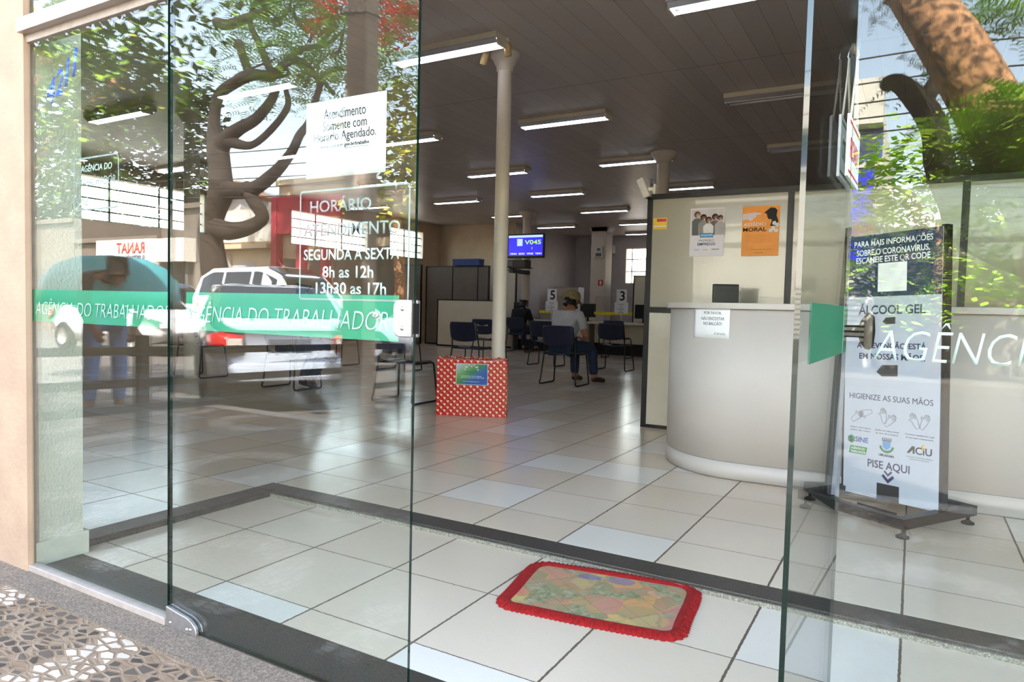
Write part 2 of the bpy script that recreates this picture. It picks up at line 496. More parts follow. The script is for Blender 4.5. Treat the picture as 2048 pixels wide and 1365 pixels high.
# porch and hall floor: ceramic tiles, one in four a whiter replacement tile
def tile_mat(name, px, py, ox, oy, whites):
    N = new_mat(name); p = N.sep(N.pos())
    u = N.math('DIVIDE', N.math('SUBTRACT', p[0], ox), px); v = N.math('DIVIDE', N.math('SUBTRACT', p[1], oy), py)
    wob = N.math('MULTIPLY', N.math('SUBTRACT', N.noise(N.pos(), 55.0, 2.0), 0.5), 0.012)
    fu = N.math('FRACT', N.math('ADD', u, wob)); fv = N.math('FRACT', N.math('ADD', v, wob))
    eu = N.math('MINIMUM', fu, N.math('SUBTRACT', 1.0, fu)); ev = N.math('MINIMUM', fv, N.math('SUBTRACT', 1.0, fv))
    gx = N.math('LESS_THAN', eu, 0.0095); gy = N.math('LESS_THAN', ev, 0.0055)
    g = N.math('MAXIMUM', gx, gy)
    cell = N.comb(N.math('FLOOR', u), N.math('FLOOR', v))
    wn = N.n('ShaderNodeTexWhiteNoise'); wn.noise_dimensions = '2D'; N.l(cell, wn.inputs['Vector'])
    tone = N.ramp(wn.outputs['Value'], [(0.0, lin((236, 229, 221))), (whites, lin((236, 229, 221))), (whites+0.01, lin((224, 206, 186))), (1.0, lin((230, 215, 198)))], 'LINEAR')
    cloud = N.noise(N.pos(), 2.2, 4.0)
    tone = N.mix(N.math('MULTIPLY', cloud, 0.22), tone, lin((176, 162, 148)))
    sp = N.n('ShaderNodeTexVoronoi'); sp.inputs['Scale'].default_value = 95.0; N.l(N.pos(), sp.inputs['Vector'])
    dots = N.math('LESS_THAN', sp.outputs['Distance'], 0.10)
    tone = N.mix(N.math('MULTIPLY', dots, 0.35), tone, lin((120, 108, 96)))
    col = N.mix(g, tone, lin((104, 90, 76)))
    N.l(col, N.b.inputs['Base Color'])
    N.l(N.math('MULTIPLY_ADD', g, 0.6, N.math('MULTIPLY_ADD', cloud, 0.12, 0.14)), N.b.inputs['Roughness'])
    N.bump(N.math('SUBTRACT', 1.0, g), 0.35, 0.004)
    return N.m
M['tile'] = tile_mat('ceramic_floor_tile', 0.4515, 0.456, -1.346, 2.207, 0.22)

def granite(name, a, b, rough):
    N = new_mat(name)
    f = N.noise(N.pos(), 150.0, 3.0, 0.7)
    c = N.ramp(f, [(0.30, lin(a)), (0.55, lin(b)), (0.72, tuple(min(1, x*1.9) for x in lin(b)))])
    c = N.mix(N.math('MULTIPLY', N.noise(N.pos(), 9.0, 3.0), 0.35), c, lin(a))
    N.l(c, N.b.inputs['Base Color']); N.b.inputs['Roughness'].default_value = rough
    return N.m
M['granite_dark'] = granite('dark_granite', (36, 33, 31), (68, 63, 58), 0.42)
M['granite_rough'] = granite('rough_granite', (82, 71, 62), (132, 118, 105), 0.85)
M['granite_edge'] = granite('sawn_granite_edge', (84, 80, 74), (150, 146, 134), 0.85)

# Portuguese stone pavement: basalt and limestone rings set in tan mortar
N = new_mat('stone_mosaic_pavement')
pp = N.pos()
st = N.n('ShaderNodeMapping'); st.inputs['Scale'].default_value = (19.0, 32.0, 1.0); st.inputs['Rotation'].default_value = (0, 0, 0.5)
N.l(pp, st.inputs['Vector'])
vo = N.n('ShaderNodeTexVoronoi'); vo.inputs['Scale'].default_value = 1.0; vo.inputs['Randomness'].default_value = 0.85
ve = N.n('ShaderNodeTexVoronoi'); ve.feature = 'DISTANCE_TO_EDGE'; ve.inputs['Scale'].default_value = 1.0; ve.inputs['Randomness'].default_value = 0.85
N.l(st.outputs[0], vo.inputs['Vector']); N.l(st.outputs[0], ve.inputs['Vector'])
# stone centre back to metres
inv = N.n('ShaderNodeMapping'); inv.vector_type = 'TEXTURE'; inv.inputs['Scale'].default_value = (19.0, 32.0, 1.0); inv.inputs['Rotation'].default_value = (0, 0, 0.5)
N.l(vo.outputs['Position'], inv.inputs['Vector'])
cx, cy, cz = N.sep(inv.outputs[0])
ru = N.math('SUBTRACT', N.math('FRACT', N.math('DIVIDE', N.math('ADD', cx, 3.13), 1.3)), 0.5)
rv = N.math('SUBTRACT', N.math('FRACT', N.math('DIVIDE', N.math('ADD', cy, 19.07), 1.3)), 0.5)
rr = N.math('MULTIPLY', N.math('SQRT', N.math('ADD', N.math('MULTIPLY', ru, ru), N.math('MULTIPLY', rv, rv))), 1.3)
ring = N.math('MULTIPLY', N.math('GREATER_THAN', rr, 0.29), N.math('LESS_THAN', rr, 0.47))
shade = N.sep(vo.outputs['Color'])[0]
dark = N.ramp(shade, [(0.0, lin((58, 50, 44))), (1.0, lin((100, 88, 78)))])
light = N.ramp(shade, [(0.0, lin((186, 174, 162))), (1.0, lin((220, 212, 204)))])
stone = N.mix(ring, dark, light)
gap = N.math('ADD', 0.095, N.math('MULTIPLY', N.noise(pp, 60.0, 2.0), 0.09))
isst = N.math('GREATER_THAN', ve.outputs['Distance'], gap)
mort = N.ramp(N.noise(pp, 14.0, 4.0), [(0.3, lin((122, 98, 78))), (0.7, lin((150, 130, 110)))])
N.l(N.mix(isst, mort, stone), N.b.inputs['Base Color'])
N.b.inputs['Roughness'].default_value = 0.75
N.bump(N.math('MINIMUM', ve.outputs['Distance'], 0.2), 0.6, 0.02)
M['mosaic'] = N.m

# slatted PVC ceiling: boards 0.2 m wide running into the hall, cross joints
N = new_mat('pvc_board_ceiling'); p = N.sep(N.pos())
fx = N.math('FRACT', N.math('DIVIDE', N.math('ADD', p[0], 40.0), 0.2))
gx = N.math('LESS_THAN', fx, 0.022)
fy = N.math('FRACT', N.math('DIVIDE', N.math('ADD', p[1], -7.10+60.0), 6.0))
gy = N.math('LESS_THAN', N.math('ABSOLUTE', N.math('SUBTRACT', fy, 0.5)), 0.0012)
gy = N.math('MAXIMUM', gy, N.math('LESS_THAN', fy, 0.0022))
bid = N.n('ShaderNodeTexWhiteNoise'); bid.noise_dimensions = '1D'; N.l(N.math('FLOOR', N.math('DIVIDE', N.math('ADD', p[0], 40.0), 0.2)), bid.inputs['W'])
base = N.ramp(bid.outputs['Value'], [(0, lin((186, 176, 172))), (1, lin((198, 188, 184)))])
N.l(N.mix(N.math('MAXIMUM', gx, gy), base, lin((132, 122, 118))), N.b.inputs['Base Color'])
N.b.inputs['Roughness'].default_value = 0.36
N.bump(N.math('SUBTRACT', 1.0, gx), 0.5, 0.006)
M['ceiling'] = N.m

# wrapping paper: red with cream hearts in a diamond lattice (object x = width, z = height)
N = new_mat('red_heart_wrapping_paper')
tc = N.n('ShaderNodeTexCoord'); ox, oy, oz = N.sep(tc.outputs['Object'])
uu = N.math('DIVIDE', N.math('ADD', ox, oy), 0.064); vv = N.math('DIVIDE', oz, 0.060)
def heart(du, dv):
    a = N.math('SUBTRACT', N.math('FRACT', N.math('ADD', uu, du)), 0.5)
    b = N.math('SUBTRACT', N.math('FRACT', N.math('ADD', vv, dv)), 0.5)
    aa = N.math('ABSOLUTE', a)
    bb = N.math('SUBTRACT', b, N.math('MULTIPLY', N.math('SQRT', aa), 0.42))
    return N.math('LESS_THAN', N.math('ADD', N.math('MULTIPLY', a, a), N.math('MULTIPLY', N.math('ADD', bb, 0.10), N.math('ADD', bb, 0.10))), 0.034)
hh = N.math('MAXIMUM', heart(0.25, 0.25), heart(0.75, 0.75))
d1 = N.math('ABSOLUTE', N.math('SUBTRACT', N.math('FRACT', N.math('ADD', N.math('ADD', uu, vv), 0.0)), 0.5))
d2 = N.math('ABSOLUTE', N.math('SUBTRACT', N.math('FRACT', N.math('ADD', N.math('SUBTRACT', uu, vv), 20.0)), 0.5))
lat = N.math('LESS_THAN', N.math('MINIMUM', d1, d2), 0.055)
c = N.mix(lat, lin((192, 22, 34)), lin((226, 84, 92)))
c = N.mix(hh, c, lin((244, 214, 168)))
N.l(c, N.b.inputs['Base Color']); N.b.inputs['Roughness'].default_value = 0.22
N.bump(N.noise(tc.outputs['Object'], 18.0, 3.0), 0.25, 0.01)
M['wrap'] = N.m

# printed floral plastic of the doormat
N = new_mat('floral_print_plastic')
tc = N.n('ShaderNodeTexCoord'); ob = tc.outputs['Object']
wn = N.n('ShaderNodeMix'); wn.data_type = 'RGBA'; wn.blend_type = 'ADD'; wn.inputs[0].default_value = 0.10
N.l(ob, wn.inputs[6]); N.l(N.noise(ob, 10.0, 3.0, out='Color'), wn.inputs[7])
vo = N.n('ShaderNodeTexVoronoi'); vo.inputs['Scale'].default_value = 11.0; vo.feature = 'SMOOTH_F1'; vo.inputs['Smoothness'].default_value = 0.25; N.l(wn.outputs[2], vo.inputs['Vector'])
k = N.sep(vo.outputs['Color'])
fl = N.ramp(k[0], [(0.0, lin((206, 104, 116))), (0.18, lin((226, 158, 80))), (0.36, lin((132, 138, 92))), (0.55, lin((212, 124, 84))), (0.72, lin((150, 146, 116))), (0.9, lin((222, 186, 104))), (1.0, lin((214, 120, 138)))])
lf = N.noise(ob, 38.0, 5.0, 0.7)
green = N.ramp(lf, [(0.36, lin((70, 112, 60))), (0.50, lin((140, 146, 108))), (0.66, lin((184, 176, 150)))])
gm = N.ramp(N.noise(ob, 7.0, 3.0), [(0.42, (0, 0, 0)), (0.50, (1, 1, 1))])
col = N.mix(gm, green, fl)
# two blue birds near the back edge
bx, by, bz = N.sep(ob)
def blob(x, y, rx, ry):
    a = N.math('DIVIDE', N.math('SUBTRACT', bx, x), rx); b = N.math('DIVIDE', N.math('SUBTRACT', by, y), ry)
    q = N.math('ADD', N.math('MULTIPLY', a, a), N.math('MULTIPLY', b, b))
    return N.math('LESS_THAN', N.math('ADD', q, N.math('MULTIPLY', N.noise(ob, 30.0), 0.8)), 1.1)
blue = N.math('MAXIMUM', blob(-0.085, 0.155, 0.055, 0.035), blob(0.045, 0.165, 0.065, 0.045))
col = N.mix(N.math('MULTIPLY', blue, 0.75), col, lin((58, 86, 168)))
haze = N.noise(ob, 5.0, 2.0)
col = N.mix(N.math('MULTIPLY', haze, 0.75), col, lin((178, 162, 138)))
q1 = N.math('ABSOLUTE', N.math('SUBTRACT', N.math('FRACT', N.math('ADD', N.math('MULTIPLY', N.math('ADD', bx, by), 7.0), 9.2)), 0.5))
q2 = N.math('ABSOLUTE', N.math('SUBTRACT', N.math('FRACT', N.math('ADD', N.math('MULTIPLY', N.math('SUBTRACT', bx, by), 7.0), 9.4)), 0.5))
quilt = N.math('LESS_THAN', N.math('MINIMUM', q1, q2), 0.010)
col = N.mix(N.math('MULTIPLY', quilt, 0.45), col, lin((92, 84, 66)))
N.l(col, N.b.inputs['Base Color']); N.b.inputs['Roughness'].default_value = 0.25
N.bump(N.noise(ob, 9.0, 3.0), 0.2, 0.01)
M['floral'] = N.m

# photo on the bag label: green to blue print
N = new_mat('green_blue_label_print')
tc = N.n('ShaderNodeTexCoord'); ox, oy, oz = N.sep(tc.outputs['Object'])
t = N.math('SUBTRACT', N.math('MULTIPLY', ox, 2.6), N.math('MULTIPLY', oz, 3.4))
c = N.ramp(N.math('ADD', t, 2.05), [(0.0, lin((196, 206, 226))), (0.35, lin((120, 170, 120))), (0.62, lin((58, 136, 64))), (0.85, lin((44, 104, 168))), (1.0, lin((40, 90, 176)))])
N.l(c, N.b.inputs['Base Color']); N.b.inputs['Roughness'].default_value = 0.4
M['bag_label'] = N.m
# ------------------------------------------------------------------ the setting
HC = 3.55      # ceiling height
ZF = 0.03      # hall floor
def structure(name, mb, m, label, cat, **kw):
    o = mb.build(name, m, **kw)
    return tag(o, label, cat, kind='structure')

# floors
structure('floor_porch', MB().box(-3.05, 1.615, -0.20, 4.5, 2.70, 0.0), M['tile'], 'lower porch floor of large pale tiles behind the glass front', 'floor')
structure('floor', MB().box(-12.9, 2.80, -0.2, 4.5, 23.0, ZF).box(-12.9, 1.64, -0.2, -3.19, 2.80, ZF), M['tile'], 'hall floor of pale ceramic tiles beyond the granite step', 'floor')
s = MB(); s.mi = 0
s.box(-3.19, 2.665, -0.1, 4.5, 2.80, ZF).box(-3.19, 1.64, -0.1, -3.05, 2.665, ZF)
structure('trim_step', s, M['granite_dark'], 'dark granite step edging the raised hall floor', 'step', bevel=0.004)
structure('trim_step_edge', MB().box(-3.05, 2.655, 0.0, 4.5, 2.665, 0.017), M['granite_edge'], 'sawn speckled edge of the granite step', 'step edge')
structure('trim_threshold', MB().box(-3.02, YF-0.004, -0.1, 4.5, 1.615, 0.0), M['granite_dark'], 'dark granite threshold just inside the glass front', 'threshold')
structure('trim_outer_sill', MB().box(-3.3, 1.295, -0.1, 4.5, YF-0.004, -0.004), M['granite_rough'], 'rough grey granite strip along the foot of the glass front', 'sill')
structure('pavement', MB().box(-45, -1.75, -0.2, 25, 1.295, -0.012), M['mosaic'], 'black and white stone mosaic pavement outside', 'pavement')
structure('kerb', MB().box(-45, -1.92, -0.2, 25, -1.75, -0.006), M['kerb'], 'pale concrete kerb of the pavement', 'kerb')
structure('road', MB().box(-60, -10.6, -0.4, 40, -1.92, -0.13), M['asphalt'], 'grey asphalt street between the kerbs', 'road')
structure('pavement_opposite', MB().box(-60, -26, -0.3, 40, -10.6, 0.0), M['pavement_far'], 'pavement on the opposite side of the street', 'pavement')
structure('ground', MB().box(-70, 23, -0.4, 50, 60, -0.15).box(-70, -60, -0.4, 50, -26, -0.15).box(-70, 1.3, -0.4, -13.2, 23, -0.15).box(4.9, 1.3, -0.4, 50, 23, -0.15), M['pavement_far'], 'bare ground around the buildings', 'ground')

# ceiling, roof
structure('ceiling', MB().box(-12.95, 1.43, HC, 4.6, 23, HC+0.05), M['ceiling'], 'ceiling of narrow pale boards', 'ceiling')
structure('roof', MB().box(-13.2, 1.30, HC+0.3, 4.9, 23.4, HC+0.45), M['concrete'], 'flat roof slab over the hall', 'roof')

# walls
structure('wall_front_left', MB().box(-14, 1.40, -0.2, -2.975, YF, 5.2), M['peach'], 'peach painted outer wall left of the glass front', 'wall')
structure('wall_front_top', MB().box(-2.975, 1.40, 2.78, 4.9, YF+0.2, 5.2).box(-14, YF, 3.6, -2.975, 1.62, 5.2), M['peach'], 'peach painted wall above the glass front', 'wall')
structure('wall_front_right', MB().box(2.6, 1.40, -0.2, 4.9, 1.62, 2.78), M['peach'], 'peach painted wall right of the glass front', 'wall')
structure('wall_return', MB().box(-3.5, YF, 0.0, -3.0, 1.625, HC), M['return'], 'grey green rough-painted wall end behind the left pane', 'wall')
structure('baseboard_return', MB().box(-3.5, YF+0.012, 0.0, -2.985, 1.642, 0.095), M['skirt'], 'smooth painted skirting of the rough wall end', 'baseboard', bevel=0.003)
structure('wall_front_inner', MB().box(-12.9, YF, 0, -3.5, 1.62, HC), M['beige_wall'], 'beige inner face of the street wall', 'wall')
# left wall with three louvred window openings
WIN = [(6.55, 9.50), (11.75, 14.50), (15.35, 16.95)]
ZW0, ZW1 = 2.44, 3.30
XL = -12.9
w = MB()
w.box(XL-0.2, 1.3, 0, XL, 18.0, ZW0).box(XL-0.2, 1.3, ZW1, XL, 18.0, HC+0.3)
ys = [1.3] + [v for p_ in WIN for v in p_] + [18.0]
for a, b in zip(ys[0::2], ys[1::2]): w.box(XL-0.2, a, ZW0, XL, b, ZW1)
structure('wall_left', w, M['beige_wall'], 'beige left wall of the hall with high windows', 'wall')
for i, (a, b) in enumerate(WIN):
    wn_ = thing('window_%d' % (i+3), ['high barred window in the left wall nearest the street', 'middle high barred window in the left wall', 'high barred window in the left wall nearest the back'][i], 'window', (XL-0.1, (a+b)/2, ZW0), kind='structure')
    L = (b-a)/2; H = ZW1-ZW0
    MB().box(-0.10, -L, 0, 0.115, -L+0.05, H).box(-0.10, L-0.05, 0, 0.115, L, H).box(-0.10, -L, 0, 0.115, L, 0.04).box(-0.10, -L, H-0.04, 0.115, L, H).build('frame', M['cream'], wn_)
    g = MB()
    for k in range(1, 4): g.box(-0.02, -L, H*k/4-0.012, 0.02, L, H*k/4+0.012)
    nb = 3 if L > 1 else 2
    for k in range(1, nb): g.box(-0.02, -L+2*L*k/nb-0.012, 0, 0.02, -L+2*L*k/nb+0.012, H)
    g.build('muntins', M['black_metal'], wn_)
    MB().box(-0.004, -L+0.04, 0.03, 0.004, L-0.04, H-0.03).build('pane', M['pane_glass'], wn_)
# back walls: lit beige one, then a deeper lilac one
structure('wall_back', MB().box(-13.1, 17.8, 0, -10.2, 18.0, HC+0.3), M['beige_wall'], 'beige back wall behind the grey partitions', 'wall')
structure('wall_back_side', MB().box(-10.35, 18.0, 0, -10.2, 22.0, HC+0.3), M['lilac_wall'], 'lilac grey side wall of the far recess', 'wall')
w = MB()
w.box(-10.35, 22.0, 0, -8.4, 22.2, HC+0.3).box(-7.6, 22.0, 0, 4.9, 22.2, HC+0.3).box(-8.4, 22.0, 0, -7.6, 22.2, 1.95).box(-8.4, 22.0, 3.15, -7.6, 22.2, HC+0.3)
structure('wall_back_deep', w, M['lilac_wall'], 'dim lilac grey wall at the far end of the hall', 'wall')
wn_ = thing('window_6', 'barred window in the far end wall behind desk 3', 'window', (-8.0, 22.1, 1.95), kind='structure')
MB().box(-0.4, -0.1, 0, -0.36, 0.05, 1.2).box(0.36, -0.1, 0, 0.4, 0.05, 1.2).box(-0.4, -0.1, 1.16, 0.4, 0.05, 1.2).box(-0.4, -0.1, 0, 0.4, 0.05, 0.04).build('frame', M['cream'], wn_)
MB().box(-0.36, -0.03, 0.4, 0.36, 0.01, 0.43).box(-0.36, -0.03, 0.8, 0.36, 0.01, 0.83).box(-0.2, -0.03, 0, -0.17, 0.01, 1.2).build('muntins', M['black_metal'], wn_)
MB().box(-0.37, 0.01, 0.03, 0.37, 0.018, 1.17).build('pane', M['pane_glass'], wn_)
structure('wall_right', MB().box(4.5, 1.3, 0, 4.7, 23, HC+0.3), M['white_wall'], 'white right wall of the hall', 'wall')

# round columns on a 4.8 m grid, with flared capitals
def column(x, y, r, label):
    c = thing('column', label, 'column', (x, y, ZF), kind='structure', group='round columns of the hall')
    H = HC-ZF
    MB().lathe([(r*1.02, 0), (r*1.02, H-0.17)], 28).build('shaft', M['column'], c)
    MB().lathe([(r*1.02, H-0.17), (r*1.2, H-0.165), (r*1.25, H-0.13), (r*1.9, H-0.045), (r*2.1, H-0.035), (r*2.1, H)], 28).build('capital', M['column'], c)
    return c
column(-3.575, 5.95, 0.068, 'round cream column standing behind the red gift bag')
column(-3.50, 10.70, 0.098, 'round cream column rising behind the reception partition')
column(-8.75, 15.85, 0.105, 'round cream column carrying the screen at the back')
column(-8.37, 5.95, 0.098, 'round column seen through the closed left door')
c = thing('column', 'square pillar with white dispenser near the far wall', 'column', (-8.30, 19.75, ZF), kind='structure')
MB().box(-0.24, -0.24, 0, 0.24, 0.24, HC-ZF).build('shaft', M['column'], c)
MB().box(-0.24, -0.24, HC-ZF-0.12, 0.24, 0.24, HC-ZF).prism([(-0.24, HC-ZF-0.13), (-0.36, HC-ZF-0.02), (-0.36, HC-ZF), (-0.24, HC-ZF)], 0.4, Matrix.Translation((0, -0.2, 0))).prism([(0.24, HC-ZF-0.13), (0.24, HC-ZF), (0.32, HC-ZF), (0.32, HC-ZF-0.02)], 0.4, Matrix.Translation((0, -0.2, 0))).build('capital', M['column'], c)

# ------------------------------------------------------------------ glass front
def pane_box(x0, z0, x1, z1, parent, t=0.005, name='glass'):
    b = MB()
    b.mi = 0
    b.quad((x0, -t, z0), (x1, -t, z0), (x1, -t, z1), (x0, -t, z1))
    b.quad((x0, t, z0), (x0, t, z1), (x1, t, z1), (x1, t, z0))
    b.mi = 1
    b.quad((x0, -t, z0), (x0, -t, z1), (x0, t, z1), (x0, t, z0))
    b.quad((x1, -t, z0), (x1, t, z0), (x1, t, z1), (x1, -t, z1))
    b.quad((x0, -t, z1), (x1, -t, z1), (x1, t, z1), (x0, t, z1))
    b.quad((x0, -t, z0), (x0, t, z0), (x1, t, z0), (x1, -t, z0))
    bmesh.ops.remove_doubles(b.bm, verts=b.bm.verts[:], dist=1e-6)
    return b.build(name, [M['glass'], M['glass_edge']], parent)

XZ = ((1, 0, 0), (0, 0, 1))
# frame: jamb, bottom channel, projecting head rail
fr = thing('trim_shopfront_frame', 'pale aluminium frame and projecting head rail of the glass front', 'frame', (-2.1, YF, 0), kind='structure')
MB().box(-0.925, -0.020, 0.0, -0.897, 0.03, 2.78).build('jamb', M['alu_white'], fr, bevel=0.002)
MB().box(-0.925, -0.022, -0.004, -0.012, 0.016, 0.022).build('bottom_channel', M['alu_white'], fr, bevel=0.003)
MB().box(-0.93, -0.014, 2.042, 3.7, 0.03, 2.070).build('glazing_bar', M['alu_white'], fr, bevel=0.002)
MB().box(-0.874, -0.0485, 2.068, 3.7, 0.03, 2.120).build('head_rail', M['alu'], fr, bevel=0.003)
w1 = thing('window_1', 'fixed glass pane at the left of the shopfront with blue house number', 'window', (0, YF, 0), kind='structure')
pane_box(-2.998, 0.01, -2.118, 2.045, w1)
tr = thing('window_0', 'glass transom above the head rail', 'window', (0, YF, 0), kind='structure')
pane_box(-2.998, 2.12, 2.6, 2.78, tr)
d1 = thing('door_1', 'closed left glass door leaf with green stripe and opening hours', 'door', (0, YF, 0), kind='structure')
pane_box(-2.106, 0.006, -1.107, 2.032, d1)
w2 = thing('window_2', 'fixed glass pane at the right of the doorway', 'window', (0, YF, 0), kind='structure')
pane_box(-0.113, 0.01, 2.6, 2.045, w2)
MB().box(-0.113, -0.02, -0.002, 2.6, -0.006, 0.012).build('bottom_channel', M['alu_white'], w2)

TB = 0.0058     # vinyl sits on the inner face of the glass
def stripe(parent, x0, x1, z0, z1, m='vinyl_green', y=TB+0.0014):
    return MB().box(x0, y, z0, x1, y+0.0006, z1).build('green_stripe', M[m], parent)
stripe(w1, -2.990, -2.120, 0.983, 1.104)
stripe(d1, -2.040, -1.165, 0.983, 1.104)
text_mesh('lettering', 'AGÊNCIA DO TRABALHADOR', M['vinyl_white'], w1, (-2.962, TB, 1.040), *XZ, h=0.064, w=0.842, align='L', shear=0.22, bold=-0.012)
text_mesh('lettering', 'AGÊNCIA DO TRABALHADOR', M['vinyl_white'], d1, (-2.031, TB, 1.042), *XZ, h=0.066, w=0.832, align='L', shear=0.22, bold=-0.012)
text_mesh('lettering', 'AGÊNCIA DO TRABALHADOR', M['vinyl_white'], w2, (-0.063, TB, 1.036), *XZ, h=0.070, w=0.84, align='L', shear=0.22, bold=-0.012)
# house number, rising to the right
for ch_, x_, z_ in (('4', -2.840, 1.848), ('2', -2.782, 1.873), ('1', -2.728, 1.901), ('1', -2.678, 1.929)):
    text_mesh('house_number', ch_, M['vinyl_blue'], w1, (x_, TB, z_), *XZ, h=0.100, w=0.056 if ch_ != '1' else 0.036, shear=0.2, bold=0.045)
def frame_line(parent, x0, z0, x1, z1, t, r, m, open_right=False):
    pts = []
    for cx_, cz_, a0 in ((x1-r, z1-r, 0), (x0+r, z1-r, 90), (x0+r, z0+r, 180), (x1-r, z0+r, 270)):
        for k in range(5):
            q = math.radians(a0+90*k/4); pts.append((cx_+r*math.cos(q), cz_+r*math.sin(q)))
    b = MB(); n = len(pts)
    for i in range(n):
        A, B = pts[i], pts[(i+1) % n]
        b.bar((A[0], TB+0.0003, A[1]), (B[0], TB+0.0003, B[1]), 0.0006, t, up=(0, 1, 0) if False else (0, 0, 1)) if abs(A[0]-B[0]) > abs(A[1]-B[1]) else b.bar((A[0], TB+0.0003, A[1]), (B[0], TB+0.0003, B[1]), t, 0.0006, up=(0, 1, 0))
    return b.build('vinyl_outline', M[m], parent)
frame_line(w1, -2.687, 1.396, -2.410, 1.580, 0.006, 0.018, 'vinyl_greyed')
text_mesh('lettering', 'AGÊNCIA DO', M['vinyl_white'], w1, (-2.545, TB, 1.545), *XZ, h=0.030, w=0.195, shear=0.15, bold=0.015)
text_mesh('lettering', 'TRABALHADOR', M['vinyl_greyed'], w1, (-2.548, TB, 1.494), *XZ, h=0.030, w=0.245, shear=0.15, bold=0.015)
text_mesh('lettering', 'FONE:', M['vinyl_greyed'], w1, (-2.675, TB, 1.425), *XZ, h=0.030, w=0.085, align='L', shear=0.15, bold=0.015)
frame_line(d1, -1.526, 1.090, -1.135, 1.392, 0.005, 0.008, 'vinyl_greyed')
for txt, x, z, hh_, ww, mm in (('HORÁRIO', -1.375, 1.352, 0.042, 0.225, 'vinyl_greyed'), ('ATENDIMENTO', -1.338, 1.283, 0.035, 0.348, 'vinyl_greyed'),
                               ('SEGUNDA A SEXTA', -1.338, 1.214, 0.031, 0.345, 'vinyl_white'), ('8h as 12h', -1.345, 1.166, 0.033, 0.185, 'vinyl_white'), ('13h30 as 17h', -1.335, 1.121, 0.033, 0.255, 'vinyl_white')):
    text_mesh('lettering', txt, M[mm], d1, (x, TB, z), *XZ, h=hh_, w=ww, bold=0.022)
# patch fitting, lock, empty knob hole on the closed leaf
def patch(parent, x0, x1, z0, z1, flip=1):
    f = None
    for sgn in (-1, 1):
        poly = [(x0, z0), (x1, z0)]
        for k in range(7):
            q = PI/2*k/6
            poly.append((x1-0.075+0.075*math.cos(q) if k else x1, z0+0.012+(z1-z0-0.024)*math.sin(q) if k else z0+0.01))
        poly += [(x0, z1)]
        o = MB().prism(poly, 0.012, Matrix.Translation((0, -0.0175 if sgn < 0 else 0.0055, 0))).build('patch_fitting', M['steel'], parent, bevel=0.002)
        if sgn < 0:
            f = o
            for sx, sz in ((x0+0.025, z0+0.016), (x1-0.045, z0+0.014), (x1-0.028, z0+0.017)):
                MB().lathe([(0.0, 0.004), (0.004, 0.0035), (0.0055, 0.0)], 12, at=(sx, -0.0175, sz), rot=Euler((PI/2, 0, 0)).to_matrix()).build('screw', M['chrome'], o)
    return f
patch(d1, -2.109, -1.953, -0.004, 0.062)
lk = MB()
for y0 in (-0.0195, 0.0055):
    poly = [(-1.104, 0.997), (-1.104, 1.093)]
    for k in range(7): q = PI/2+PI/2*k/6; poly.append((-1.104-0.038+0.02*math.cos(q), 1.073+0.02*math.sin(q)))
    for k in range(7): q = PI+PI/2*k/6; poly.append((-1.104-0.038+0.02*math.cos(q), 1.017+0.02*math.sin(q)))
    lk.prism(poly, 0.014, Matrix.Translation((0, y0, 0)))
lko = lk.build('lock', M['chrome'], d1, bevel=0.003)
for z in (1.020, 1.070):
    MB().lathe([(0.0, 0.004), (0.0045, 0.003), (0.006, 0.0)], 12, at=(-1.132, -0.0195, z), rot=Euler((PI/2, 0, 0)).to_matrix()).build('screw', M['chrome'], lko)
MB().box(-1.106, -0.012, 1.006, -1.1015, 0.012, 1.084).build('lock_edge_plate', M['black_metal'], lko)
MB().lathe([(0.0045, -0.001), (0.0085, -0.001), (0.0085, 0.0015), (0.0045, 0.0015)], 16, at=(-1.232, -0.006, 1.050), rot=Euler((PI/2, 0, 0)).to_matrix()).build('hole_bush', M['steel'], d1)
# open right leaf: swung into the hall, its knob still on
d2 = thing('door_2', 'right glass door leaf swung open into the hall, edge-on', 'door', (-0.184, 1.352, 0), rz=PI/2-math.radians(1.7), kind='structure')
pane_box(0.0, 0.006, 0.738, 2.032, d2)
MB().box(0.115, -0.0070, 0.983, 0.715, -0.0062, 1.104).build('green_stripe', M['vinyl_back'], d2)
patch(d2, 0.0, 0.15, -0.002, 0.06)
for sgn in (-1, 1):
    MB().lathe([(0.016, 0.005), (0.016, 0.040), (0.030, 0.044), (0.046, 0.056), (0.047, 0.066), (0.040, 0.074), (0.0, 0.078)], 28, at=(0.680, 0, 1.040), rot=Euler((sgn*PI/2, 0, 0)).to_matrix()).build('knob', M['knob'], d2)
# ------------------------------------------------------------------ ceiling lights on a 2.42 m grid
def make_fixture():
    t = thing('ceiling_light', 'proto', 'light')
    b = MB(); L = 0.62
    b.box(-L, -0.125, -0.05, L, 0.125, 0.0)
    b.build('housing', M['fixture'], t, bevel=0.003)
    r = MB()
    r.quad((-L+0.01, -0.118, -0.052), (L-0.01, -0.118, -0.052), (L-0.01, -0.07, -0.085), (-L+0.01, -0.07, -0.085))
    r.quad((-L+0.01, 0.118, -0.052), (L-0.01, 0.118, -0.052), (L-0.01, 0.07, -0.085), (-L+0.01, 0.07, -0.085))
    r.prism([(-L+0.01, -0.052), (L-0.01, -0.052), (L-0.01, -0.056), (-L+0.01, -0.056)], 0.23, Matrix.Translation((0, -0.115, 0)))
    r.build('reflector', M['reflector'], t, solid=0.002)
    for y in (-0.052, 0.052):
        MB().tube([(-L+0.025, y, -0.080), (L-0.025, y, -0.080)], 0.014, 10).build('tube', M['tube'], t)
    for x in (-L+0.012, L-0.012): MB().box(x-0.010, -0.075, -0.098, x+0.010, 0.075, -0.05).build('lamp_holder', M['fixture'], t)
    return t
GX = [-2.73, -5.18, -7.60, -10.05, -0.30]
